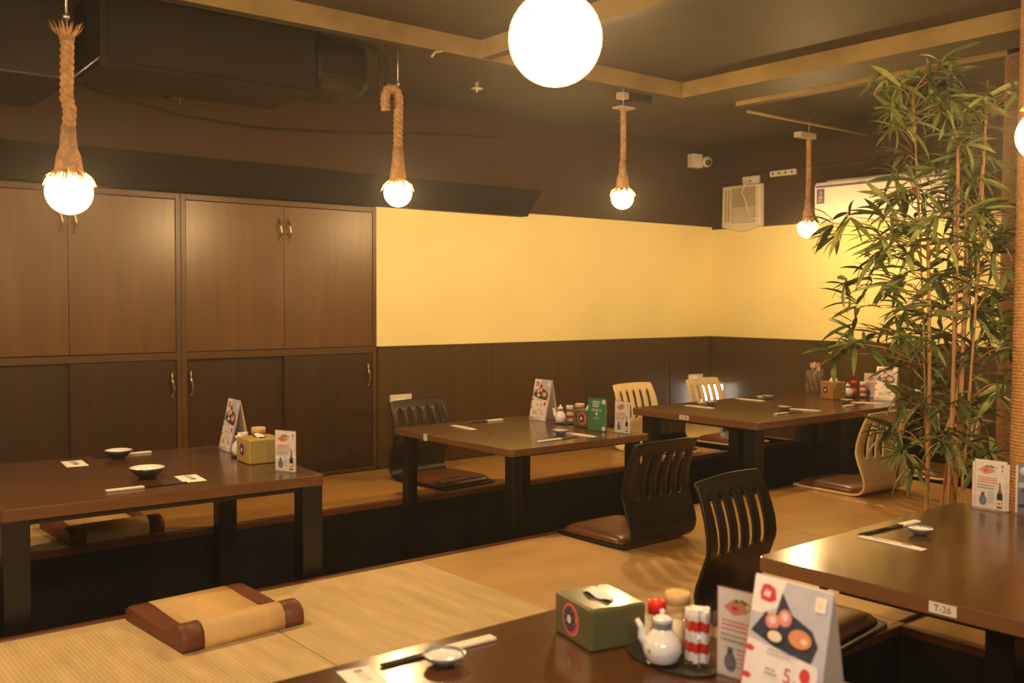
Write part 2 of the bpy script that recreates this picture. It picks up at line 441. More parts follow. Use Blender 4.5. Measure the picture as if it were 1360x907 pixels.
# ------------------------------------------------------------------ ceiling services
# duct
d = thing('air_duct', 'dark painted rectangular air duct running below the ceiling behind the gold beam', 'duct', (0, 0, 0))
bm = bmesh.new(); bx(bm, 1.30, 2.27, 4.30, 4.80, 2.08, 2.385); finish(bm, 'duct_body', M['duct'], d, bevel=0.006)
bm = bmesh.new(); bx(bm, 1.27, 1.30, 4.28, 4.82, 2.065, 2.389); finish(bm, 'flange', M['duct'], d, bevel=0.004)
bm = bmesh.new(); bx(bm, 1.30, 2.27, 4.292, 4.30, 2.076, 2.088); finish(bm, 'edge_strip', M['duct'], d)
bm = bmesh.new(); bx(bm, 2.275, 2.62, 4.34, 4.74, 2.12, 2.385); finish(bm, 'elbow_body', M['duct'], d, bevel=0.08, seg=5)
for k in range(2):
    bm = bmesh.new(); pts = []
    for q in range(9):
        an = R(90 - q * 90 / 8); pts.append((2.55 + 0.04 * k + 0.09 * math.cos(an), 4.325, 2.27 + 0.09 * math.sin(an)))
    pts = [(1.9, 4.325, 2.36 + 0.0)] + pts + [(2.64 + 0.04 * k, 4.325, 2.10)]
    tube(bm, pts, 0.008, 8); finish(bm, 'pipe', M['duct'], d)
bm = bmesh.new(); tube(bm, [(1.27, 4.29, 2.10), (1.17, 4.42, 2.00)], 0.004, 6); finish(bm, 'hanger_rod', M['steel'], d)
# left dark equipment block
d = thing('fan_coil_unit', 'dark ceiling unit in the upper left corner behind the first rope lamp', 'air unit', (0, 0, 0))
bm = bmesh.new(); bx(bm, 0.2, 1.22, 4.45, 5.2, 2.02, 2.385); finish(bm, 'casing', M['duct'], d, bevel=0.01)
bm = bmesh.new(); bx(bm, 0.75, 0.78, 4.43, 5.2, 2.0, 2.02); finish(bm, 'hanger_strap', M['duct'], d)
# diagonal hanger
# cable sagging along the upper back wall
bm = bmesh.new()
pts = [(1.52, 5.46, 2.215), (1.75, 5.46, 2.165), (2.05, 5.46, 2.115), (2.5, 5.46, 2.095), (3.0, 5.46, 2.125), (3.7, 5.46, 2.19), (4.3, 5.46, 2.235)]
tube(bm, pts, 0.006, 8)
tag(finish(bm, 'cable', M['duct']), 'black cable sagging along the upper part of the back wall', 'cable')
bm = bmesh.new(); tube(bm, [(1.52, 5.35, 2.20), (1.78, 5.35, 2.175), (1.95, 5.35, 2.21)], 0.005, 6)
tag(finish(bm, 'wire_loop', M['duct']), 'short loose wire hanging from the bracket right of the first rope lamp', 'wire')
bm = bmesh.new(); bx(bm, 1.98, 2.03, 5.38, 5.48, 2.20, 2.27); bx(bm, 2.0, 2.01, 5.36, 5.38, 2.16, 2.28)
tag(finish(bm, 'wall_bracket', M['metal'], bevel=0.002), 'small metal bracket on the upper back wall over the cabinets', 'bracket')
# sprinkler, clip
t = thing('sprinkler', 'small pale sprinkler head under the ceiling left of the big bright bulb', 'sprinkler', (3.55, 4.72, 0))
bm = bmesh.new(); lathe(bm, [(0, 2.39), (0.012, 2.39), (0.012, 2.35), (0.006, 2.345), (0.006, 2.33), (0, 2.33)], 12); finish(bm, 'stem', M['plastic'], t)
bm = bmesh.new(); lathe(bm, [(0, 2.352), (0.035, 2.352), (0.035, 2.347), (0, 2.347)], 16); finish(bm, 'deflector', M['plastic'], t)
bm = bmesh.new(); tube(bm, [(2.70, 3.95, 2.26), (2.72, 3.95, 2.285), (2.76, 3.95, 2.297)], 0.006, 6)
tag(finish(bm, 'ceiling_clip', M['plastic']), 'small white clip hanging from the lower edge of the gold beam', 'clip')
# pipe to the right wall
bm = bmesh.new(); tube(bm, [(5.05, 3.9, 2.28), (6.62, 3.9, 2.28)], 0.010, 8)
tag(finish(bm, 'ceiling_pipe', M['beam']), 'thin pale pipe under the ceiling running to the right wall', 'pipe')
bm = bmesh.new(); tube(bm, [(XR, 1.0, 2.135), (XR, 5.47, 2.135)], 0.006, 6)
tag(finish(bm, 'wall_conduit', M['brown_paint']), 'thin brown conduit along the top of the right wall above the sockets', 'conduit')
# dark boxes under beam A near third lamp
t = thing('junction_box', 'dark junction box under the ceiling to the right of the third rope lamp', 'box', (4.25, 4.1, 2.29))
bm = bmesh.new(); bx(bm, -0.07, 0.11, -0.04, 0.06, -0.035, 0.1); finish(bm, 'box_body', M['duct'], t, bevel=0.015)
bm = bmesh.new(); bx(bm, -0.13, -0.07, -0.02, 0.03, -0.02, 0.02); finish(bm, 'connector', M['plastic'], t, bevel=0.004)
t = thing('ceiling_speaker', 'dark ceiling speaker ring beyond the second gold beam on the right', 'speaker', (5.75, 3.1, 2.34))
bm = bmesh.new(); lathe(bm, [(0, 0.045), (0.14, 0.045), (0.16, 0.01), (0.12, 0.0), (0, 0.01)], 28); finish(bm, 'ring', M['duct'], t)

# camera (security)
t = thing('security_camera', 'white security camera on the dark wall near the room corner', 'camera', (6.39, 5.42, 2.255))
bm = bmesh.new(); bx(bm, -0.075, 0.045, 0.0, 0.07, -0.055, 0.06); finish(bm, 'mount_box', M['plastic'], t, bevel=0.008)
bm = bmesh.new(); bmesh.ops.create_uvsphere(bm, u_segments=20, v_segments=12, radius=0.045)
o = finish(bm, 'camera_ball', M['plastic'], t, loc=(0.055, -0.03, -0.005), smooth=True)
bm = bmesh.new(); lathe(bm, [(0, 0.008), (0.022, 0.008), (0.026, 0), (0.026, -0.01)], 16)
finish(bm, 'lens', M['dkplastic'], o, loc=(-0.02, -0.036, -0.012), rot=(R(100), 0, R(-30)))

# sockets on right wall
def socket(name, label, x, y0, y1, z0, z1, holes):
    t = thing(name, label, 'socket', (x, (y0 + y1) / 2, (z0 + z1) / 2))
    hy, hz = abs(y1 - y0) / 2, (z1 - z0) / 2
    bm = bmesh.new(); bx(bm, -0.014, 0.012, -hy, hy, -hz, hz); finish(bm, 'plate', M['plastic'], t, bevel=0.003)
    for i in range(holes):
        yy = -hy + (i + 0.5) * 2 * hy / holes
        bm = bmesh.new(); bx(bm, -0.0155, -0.013, yy - 0.008, yy + 0.008, -0.008, 0.008); finish(bm, 'hole', M['dkplastic'], t)
    return t
s1 = socket('wall_socket', 'square white wall socket above the white exhaust fan cover', XR, 4.99, 5.15, 2.035, 2.115, 1)
s2 = socket('power_strip', 'long white power strip high on the right wall', XR, 4.64, 4.88, 2.09, 2.135, 4)
# exhaust cover
t = thing('exhaust_fan', 'white square exhaust fan cover with louvres and a pointed lower edge on right wall', 'fan', (XR, 5.14, 1.86))
bm = bmesh.new()
P = [(-0.19, 0.185), (0.19, 0.185), (0.195, -0.15), (0.0, -0.195), (-0.195, -0.15)]
a = [bm.verts.new((-0.045, y, z)) for y, z in P]; b = [bm.verts.new((0.006, y * 1.03, z * 1.03)) for y, z in P]
bm.faces.new(a); bm.faces.new(b[::-1])
for i in range(5): bm.faces.new((a[i], a[(i + 1) % 5], b[(i + 1) % 5], b[i]))
finish(bm, 'cover', M['plastic'], t, bevel=0.008)
bm = bmesh.new(); bx(bm, -0.050, -0.044, -0.15, 0.09, -0.125, 0.165); finish(bm, 'grille_plate', M['grille'], t, bevel=0.003)
for i in range(9):
    bm = bmesh.new(); bx(bm, -0.056, -0.050, -0.14, 0.08, -0.115 + i * 0.014, -0.109 + i * 0.014); finish(bm, 'louvre', M['plastic'], t)
for i in range(2):
    bm = bmesh.new(); bx(bm, -0.049, -0.044, 0.11 + i * 0.03, 0.125 + i * 0.03, -0.11, 0.15); finish(bm, 'side_rib', M['grille'], t)
bm = bmesh.new()
tube(bm, [(-0.02, -0.07, 0.21), (-0.05, -0.04, 0.19), (-0.06, -0.02, 0.12), (-0.065, -0.06, 0.06), (-0.06, -0.08, -0.03), (-0.065, -0.12, -0.10), (-0.05, -0.18, -0.09)], 0.006, 8)
finish(bm, 'power_cord', M['plastic'], t)
# air conditioner
t = thing('air_conditioner', 'long white split air conditioner high on right wall behind the bamboo', 'air conditioner', (XR, 3.82, 1.83))
bm = bmesh.new()
P = [(0.0, 0.155), (-0.19, 0.15), (-0.205, 0.12), (-0.20, -0.08), (-0.13, -0.15), (0.0, -0.155)]
a = [bm.verts.new((x, -0.515, z)) for x, z in P]; b = [bm.verts.new((x, 0.515, z)) for x, z in P]
bm.faces.new(a); bm.faces.new(b[::-1])
for i in range(6): bm.faces.new((a[i], a[(i + 1) % 6], b[(i + 1) % 6], b[i]))
body = finish(bm, 'casing', M['acwhite'], t, bevel=0.008)
bm = bmesh.new(); bx(bm, -0.2075, -0.203, -0.50, 0.50, 0.108, 0.122); finish(bm, 'trim_stripe', M['ink_purple'], t)
bm = bmesh.new(); bx(bm, -0.15, -0.02, -0.45, 0.45, 0.153, 0.165); finish(bm, 'intake_grille', M['acwhite'], t, bevel=0.003)
bm = bmesh.new(); bx(bm, -0.185, -0.135, -0.44, 0.44, -0.125, -0.115)
o = finish(bm, 'air_flap', M['acwhite'], t, rot=(0, R(-2), 0)); 
# ------------------------------------------------------------------ text + print helpers
def text_geom(s, size, align='CENTER'):
    cu = bpy.data.curves.new('txt', 'FONT'); cu.body = s; cu.size = size; cu.align_x = align; cu.resolution_u = 3
    ob = bpy.data.objects.new('txt', cu); col.objects.link(ob)
    dg = bpy.context.evaluated_depsgraph_get()
    me = bpy.data.meshes.new_from_object(ob.evaluated_get(dg))
    vs = [(v.co.x, v.co.y) for v in me.vertices]; fs = [tuple(p.vertices) for p in me.polygons]
    bpy.data.objects.remove(ob); bpy.data.curves.remove(cu); bpy.data.meshes.remove(me)
    return vs, fs

def rectp(x0, x1, y0, y1): return [(x0, y0), (x1, y0), (x1, y1), (x0, y1)]
def ell(cx, cy, rx, ry, n=20, rot=0):
    out = []
    for k in range(n):
        a = 2 * math.pi * k / n; x, y = rx * math.cos(a), ry * math.sin(a)
        out.append((cx + x * math.cos(rot) - y * math.sin(rot), cy + x * math.sin(rot) + y * math.cos(rot)))
    return out
def decal_mesh(name, items):
    """items: (ink, polygon) or (ink, 'text', s, x, y, size); plane = local XZ facing -Y"""
    inks = []; vs = []; fs = []; mi = []
    lay = 0
    for it in items:
        lay += 1; y = -0.00012 * lay - 0.0003
        if it[0] not in inks: inks.append(it[0])
        k = inks.index(it[0])
        if it[1] == 'text':
            tv, tf = text_geom(it[2], it[5]); base = len(vs)
            vs += [(x + it[3], y, z + it[4]) for x, z in tv]
            for q in tf: fs.append(tuple(base + i for i in q)); mi.append(k)
        else:
            base = len(vs); vs += [(x, y, z) for x, z in it[1]]
            fs.append(tuple(range(base, base + len(it[1])))); mi.append(k)
    me = bpy.data.meshes.new(name); me.from_pydata(vs, [], fs)
    for i, p in enumerate(me.polygons): p.material_index = mi[i]
    for k in inks: me.materials.append(M['ink_' + k])
    return me
def place(me, name, parent, loc=(0, 0, 0), rot=(0, 0, 0)):
    o = bpy.data.objects.new(name, me); col.objects.link(o); o.parent = parent; o.location = loc; o.rotation_euler = rot
    return o
rnd = random.Random(4)
def lines(ink, x0, x1, y, n, dy, h, jit=0.3):
    out = []
    for i in range(n):
        xx = x0; yy = y - i * dy
        end = x1 - rnd.random() * jit * (x1 - x0)
        while xx < end:
            w = rnd.uniform(0.004, 0.011)
            out.append((ink, rectp(xx, min(xx + w, end), yy, yy + h))); xx += w + 0.0018
    return out

W_, H_ = 0.150, 0.238
tent_items = [('lilac', rectp(-W_/2, W_/2, 0, H_)),
    ('w', [(-W_/2, H_), (-W_/2 + 0.062, H_), (-W_/2 + 0.05, H_ - 0.045), (-W_/2 + 0.02, H_ - 0.06), (-W_/2, H_ - 0.06)]),
    ('red', [(-0.062, H_ - 0.028), (-0.058, H_ - 0.012), (-0.045, H_ - 0.010), (-0.032, H_ - 0.016), (-0.028, H_ - 0.034), (-0.040, H_ - 0.040), (-0.058, H_ - 0.038)]),
    ('pinkbg', [(-0.055, H_ - 0.030), (-0.051, H_ - 0.020), (-0.040, H_ - 0.022), (-0.042, H_ - 0.032)]),
    ('navy', [(-0.070, H_ - 0.092), (-0.045, H_ - 0.055), (-0.028, H_ - 0.066), (-0.018, H_ - 0.018), (0.006, H_ - 0.050), (0.046, H_ - 0.066), (0.060, H_ - 0.088), (0.050, H_ - 0.118), (-0.020, H_ - 0.108)]),
    ('pink', ell(-0.030, H_ - 0.068, 0.014, 0.013)), ('pinkbg', ell(-0.030, H_ - 0.066, 0.007, 0.006)),
    ('pink', ell(-0.007, H_ - 0.058, 0.013, 0.014)), ('pinkbg', ell(-0.007, H_ - 0.056, 0.006, 0.007)),
    ('black', ell(-0.022, H_ - 0.092, 0.020, 0.014)), ('cream', ell(-0.022, H_ - 0.091, 0.014, 0.009)),
    ('black', ell(0.026, H_ - 0.084, 0.027, 0.019, 6)), ('orange', ell(0.026, H_ - 0.084, 0.022, 0.015)), ('pink', ell(0.020, H_ - 0.080, 0.009, 0.006)), ('cream', ell(0.034, H_ - 0.086, 0.006, 0.005)),
    ('w', rectp(0.046, 0.066, H_ - 0.034, H_ - 0.010)), ('cream', ell(0.056, H_ - 0.022, 0.006, 0.008)),
    ('w', [(-W_/2 + 0.002, 0.004), (W_/2 - 0.014, 0.004), (W_/2 - 0.010, 0.008), (W_/2 - 0.008, H_ - 0.128), (W_/2 - 0.012, H_ - 0.118), (-W_/2 + 0.002, H_ - 0.104)]),
    ('red', rectp(W_/2 - 0.003, W_/2, 0, H_ * 0.42)), ('red', rectp(-W_/2, -W_/2 + 0.002, 0, H_ * 0.56)),
    ('red', ell(-0.066, 0.118, 0.009, 0.005)), ('red', ell(-0.066, 0.073, 0.009, 0.005)),
    ('red', ell(0.044, 0.100, 0.010, 0.012)),
    ('red', 'text', '5', 0.012, 0.080, 0.034), ('red', 'text', '%', 0.027, 0.080, 0.011),
    ('red', 'text', '10', 0.026, 0.034, 0.028), ('red', 'text', '%', 0.049, 0.034, 0.010)]
tent_items += lines('grey', -0.030, 0.030, 0.124, 2, 0.006, 0.0022) + lines('grey', -0.030, -0.004, 0.092, 2, 0.007, 0.003) + lines('grey', -0.005, 0.045, 0.066, 2, 0.006, 0.002)
tent_items += lines('grey', -0.045, 0.0, 0.050, 3, 0.007, 0.003) + lines('grey', -0.06, 0.045, 0.018, 2, 0.007, 0.0022) + [('red', rectp(-0.062, -0.035, 0.010, 0.016))]
tent_print = decal_mesh('tent_print', tent_items)

cw, chh = 0.105, 0.165
sake_items = [('pinkbg', rectp(-cw/2, cw/2, 0, chh)), ('w', rectp(-cw/2 + 0.004, cw/2 - 0.004, 0.004, chh - 0.004)),
    ('pink', [(-0.040, 0.130), (-0.018, 0.146), (0.024, 0.143), (0.008, 0.124), (-0.018, 0.116)]),
    ('orange', ell(-0.006, 0.140, 0.014, 0.007)), ('leafg', ell(-0.012, 0.144, 0.005, 0.004)), ('leafg', ell(0.006, 0.143, 0.005, 0.004)),
    ('cream', ell(0.012, 0.137, 0.006, 0.004)), ('red', ell(-0.016, 0.130, 0.007, 0.004)), ('brown', ell(0.0, 0.146, 0.004, 0.003)),
    ('grey', rectp(0.034, 0.042, 0.142, 0.152)), ('red', rectp(0.036, 0.040, 0.128, 0.138)),
    # flask
    ('slate', [(-0.030, 0.012), (-0.018, 0.012), (-0.012, 0.022), (-0.012, 0.034), (-0.019, 0.046), (-0.018, 0.056), (-0.030, 0.056), (-0.029, 0.046), (-0.036, 0.034), (-0.036, 0.022)]),
    ('grey', rectp(-0.032, -0.018, 0.022, 0.025)), ('black', rectp(-0.030, -0.019, 0.046, 0.049)),
    # bottle
    ('brown', [(0.022, 0.008), (0.040, 0.008), (0.040, 0.052), (0.034, 0.070), (0.033, 0.092), (0.029, 0.092), (0.028, 0.070), (0.022, 0.052)]),
    ('black', rectp(0.022, 0.040, 0.036, 0.056)), ('cream', rectp(0.023, 0.039, 0.014, 0.034)), ('red', rectp(0.026, 0.036, 0.020, 0.026))]
sake_items += lines('red', -0.042, 0.030, 0.104, 3, 0.0075, 0.0025, 0.15) + lines('grey', -0.042, 0.016, 0.078, 2, 0.0085, 0.004, 0.1) + lines('grey', -0.006, 0.016, 0.056, 5, 0.008, 0.002, 0.2)
sake_print = decal_mesh('sake_print', sake_items)
green_items = [('green', rectp(-0.062, 0.062, 0, 0.172)), ('w', ell(0.046, 0.155, 0.013, 0.013))]
green_items += lines('w', -0.030, 0.026, 0.150, 3, 0.012, 0.007, 0.25) + lines('w', -0.036, 0.040, 0.112, 2, 0.008, 0.003, 0.1)
green_items += [('w', ell(0.0, 0.088, 0.007, 0.006)), ('w', ell(0.0, 0.096, 0.003, 0.004))] + lines('w', -0.018, 0.020, 0.070, 2, 0.008, 0.002, 0.1) + [('pinkbg', ell(0.050, 0.014, 0.012, 0.012))]
green_print = decal_mesh('green_print', green_items)
blue_items = [('slate', rectp(-cw/2, cw/2, 0, chh)), ('sky', ell(-0.025, 0.142, 0.024, 0.016)), ('w', ell(-0.026, 0.145, 0.016, 0.009)), ('navy', rectp(-0.04, 0.05, 0.07, 0.082)),
              ('lilac', [(-0.05, 0.10), (0.05, 0.12), (0.05, 0.09), (-0.05, 0.085)]), ('red', rectp(-0.02, 0.045, 0.016, 0.024)), ('navy', [(-0.05, 0.03), (0.05, 0.045), (0.05, 0.03), (-0.05, 0.02)])]
blue_print = decal_mesh('blue_print', blue_items)
photo_items = [('pink', ell(-0.028, 0.205, 0.016, 0.022)), ('cream', ell(-0.02, 0.19, 0.006, 0.03)), ('pinkbg', ell(0.0, 0.21, 0.014, 0.024)), ('brown', ell(0.012, 0.19, 0.008, 0.03)), ('pink', ell(0.03, 0.205, 0.018, 0.026)), ('cream', ell(0.04, 0.185, 0.008, 0.02)),
               ('brown', ell(-0.022, 0.14, 0.006, 0.05)), ('grey', ell(-0.01, 0.12, 0.003, 0.05)), ('pinkbg', ell(0.042, 0.18, 0.004, 0.02))]
photo_print = decal_mesh('photo_print', photo_items)
def emblem_mesh(r):
    it = [('red', ell(0, 0, r, r, 28)), ('pinkbg', ell(0, 0, r * 0.94, r * 0.94, 28)), ('red', ell(0, 0, r * 0.90, r * 0.90, 28)), ('black', ell(-r * 0.14, 0, r * 0.70, r * 0.74, 28))]
    for k in range(8):
        a = R(22 + 45 * k); it.append(('grey', ell(-r * 0.14 + r * 0.52 * math.cos(a), r * 0.54 * math.sin(a), r * 0.07, r * 0.07, 8, a)))
    it += [('w', ell(-r * 0.14, 0, r * 0.24, r * 0.26, 18)), ('pink', ell(r * 0.72, r * 0.15, r * 0.10, r * 0.22, 12))]
    return decal_mesh('emblem_print', it)
emblem = emblem_mesh(0.034)

# AC sticker, facing -X
o = place(decal_mesh('sticker_print', [('slate', rectp(-0.033, 0.033, -0.055, 0.055)), ('purple', rectp(-0.030, 0.030, -0.052, 0.052)), ('pinkbg', 'text', '2', 0, -0.005, 0.060), ('pinkbg', rectp(-0.02, 0.02, -0.015, -0.010)), ('pink', ell(0, -0.033, 0.018, 0.012, 7)), ('purple', ell(0.003, -0.032, 0.008, 0.005, 7))]),
      'sticker', t, loc=(-0.2065, 0.460, 0.045), rot=(0, 0, R(-90)))

# ------------------------------------------------------------------ cabinets
def handle_obj(parent, x, y, z, h=0.13):
    bm = bmesh.new()
    pts = []
    for q in range(13):
        s = q / 12; zz = -h / 2 + h * s
        off = 0.020 * math.sin(math.pi * s); pts.append((0.005 * math.sin(2 * math.pi * s), -off - 0.002, zz))
    rad = [0.0045 + 0.0035 * (abs(math.cos(3 * math.pi * (q / 12))) if q not in (0, 12) else 1) for q in range(13)]
    tube(bm, pts, rad, 8)
    for zz in (-h / 2, h / 2):
        bmesh.ops.create_uvsphere(bm, u_segments=10, v_segments=6, radius=0.009, matrix=Matrix.Translation((0, -0.003, zz)))
    return finish(bm, 'handle', M['metal'], parent, loc=(x, y, z), smooth=True)

def cabinet(x0, x1, xm, label, hx_up, hx_low):
    t = thing('built_in_cabinet', label, 'cabinet', ((x0 + x1) / 2, 5.476, 0))
    ox = (x0 + x1) / 2
    bm = bmesh.new()
    fr = 0.028
    bx(bm, x0 - ox, x0 - ox + fr, 0, 0.45, 0, 1.687); bx(bm, x1 - ox - fr, x1 - ox, 0, 0.45, 0, 1.687)
    bx(bm, x0 - ox + fr, x1 - ox - fr, 0, 0.45, 1.655, 1.687); bx(bm, x0 - ox + fr, x1 - ox - fr, 0.0, 0.45, 0.755, 0.795)
    bx(bm, x0 - ox + fr, x1 - ox - fr, 0.0, 0.45, 0.0, 0.025); bx(bm, x0 - ox + fr, x1 - ox - fr, 0.44, 0.45, 0.0, 1.66)
    finish(bm, 'carcass', M['cabframe'], t, bevel=0.002)
    a0, a1 = x0 - ox + fr + 0.002, x1 - ox - fr - 0.002; mm = xm - ox
    for (p, q, hx) in ((a0, mm - 0.0015, hx_up[0]), (mm + 0.0015, a1, hx_up[1])):
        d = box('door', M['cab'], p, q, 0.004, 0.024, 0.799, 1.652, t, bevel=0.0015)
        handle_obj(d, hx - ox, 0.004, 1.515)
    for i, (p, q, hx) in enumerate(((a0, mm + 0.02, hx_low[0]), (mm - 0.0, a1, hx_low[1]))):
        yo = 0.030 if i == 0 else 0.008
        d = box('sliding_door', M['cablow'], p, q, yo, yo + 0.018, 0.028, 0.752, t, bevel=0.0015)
        if hx is not None: handle_obj(d, hx - ox, yo, 0.615)
    return t
cabinet(2.046, 3.316, 2.675, 'dark wood built-in cabinet next to the cream wall with two tall upper doors', (2.647, 2.707), (2.105, 3.255))
cabinet(0.80, 2.044, 1.449, 'dark wood built-in cabinet at the left edge behind the first rope lamp', (1.415, 1.483), (None, 1.99))

# ------------------------------------------------------------------ tables
def table(name, label, x0, x1, y0, y1, rz=0.0, th=0.040, leg=0.08, inset=0.025, ztop=0.40, xlegs=None, apron=0.022, ylegs=None):
    cx, cy = (x0 + x1) / 2, (y0 + y1) / 2; hx, hy = (x1 - x0) / 2, (y1 - y0) / 2
    t = thing(name, label, 'table', (cx, cy, PD), rz)
    zt = ztop - PD
    bm = bmesh.new(); vs, fs = bx(bm, -hx, hx, -hy, hy, zt - th, zt)
    vert = [e for e in bm.edges if abs((e.verts[0].co - e.verts[1].co).z) > th * 0.5]
    bmesh.ops.bevel(bm, geom=vert, offset=0.025, segments=4, affect='EDGES', profile=0.5)
    for f in bm.faces:
        if abs(f.normal.z) < 0.5: f.material_index = 1
    finish(bm, 'tabletop', [M['table'], M['tedge']], t, bevel=0.003)
    xs = xlegs or [-hx + inset + leg / 2, hx - inset - leg / 2]
    for x in xs:
        for y in (ylegs or (-hy + inset + leg / 2, hy - inset - leg / 2)):
            bm = bmesh.new(); bx(bm, x - leg / 2, x + leg / 2, y - leg / 2, y + leg / 2, 0, zt - th)
            finish(bm, 'leg', M['black'], t, bevel=0.004)
    g = 0.02; k = inset + 0.02; ap = zt - th - apron
    for s in (-1, 1):
        bm = bmesh.new(); y = s * (hy - k - g / 2); bx(bm, (xs[0] + leg / 2 + 0.0005) if not ylegs else -hx + k, (xs[-1] - leg / 2 - 0.0005) if not ylegs else hx - k, y - g / 2, y + g / 2, ap, zt - th); finish(bm, 'apron', M['black'], t)
        bm = bmesh.new(); x = s * (hx - k - g / 2); bx(bm, x - g / 2, x + g / 2, -hy + inset + leg + 0.0005, hy - inset - leg - 0.0005, ap, zt - th); finish(bm, 'apron', M['black'], t)
    return t
T1 = table('low_table', 'low brown table at the left with two dark bowls, in front of the cabinets', 0.735, 1.905, 3.53, 4.55, R(-2.3), th=0.042, leg=0.085, inset=0.008)
T2 = table('low_table', 'small square low table in the middle carrying the green card', 2.865, 3.80, 3.535, 4.56, R(0.0), th=0.034, leg=0.06, inset=0.035, apron=0.015)
T3 = table('low_table', 'long low table near the room corner with pale wooden chairs', 4.63, 6.575, 3.475, 4.475, 0, th=0.045, leg=0.085, inset=0.05, xlegs=[-0.93 + 0.05, 0.0, 0.93 - 0.05], apron=0.02)
T26 = table('low_table', 'low table at the right edge bearing the number plate in front of the bamboo', 2.215, 3.37, 0.62, 1.665, R(1.2), th=0.040, leg=0.08, inset=0.10, apron=0.045, xlegs=[0.0, 0.30], ylegs=[-0.22, 0.10])
TF = table('low_table', 'nearest low table at the bottom of the picture, laden with condiments', 0.455, 1.605, 0.62, 1.652, 0, th=0.040, leg=0.08, inset=0.06)
def number_plate(parent, text, x, y, z, w, h, rz):
    bm = bmesh.new(); bx(bm, -w / 2, w / 2, -0.0015, 0.001, -h / 2, h / 2)
    o = finish(bm, 'number_plate', M['plastic'], parent, loc=(x, y, z), rot=(0, 0, rz))
    if text == '*': place(decal_mesh('plate_print', [('grey', rectp(-w * 0.36, -w * 0.10, -h * 0.28, h * 0.28)), ('grey', rectp(w * 0.02, w * 0.20, -h * 0.28, h * 0.28)), ('grey', rectp(w * 0.24, w * 0.40, -h * 0.28, h * 0.28))]), 'plate_marks', o, loc=(0, -0.0015, 0))
    elif text: place(decal_mesh('plate_print', [('black', 'text', text, 0, -h * 0.27, h * 0.85)]), 'plate_text', o, loc=(0, -0.0015, 0))
    return o
number_plate(T26, 'T-26', -0.5785, 0.0, 0.78 - 0.019, 0.066, 0.026, R(-90))
number_plate(T2, '', -0.4685, 0.20, 0.78 - 0.018, 0.030, 0.036, R(-90))
number_plate(T3, '*', -0.9735, 0.05, 0.78 - 0.022, 0.075, 0.026, R(-90))

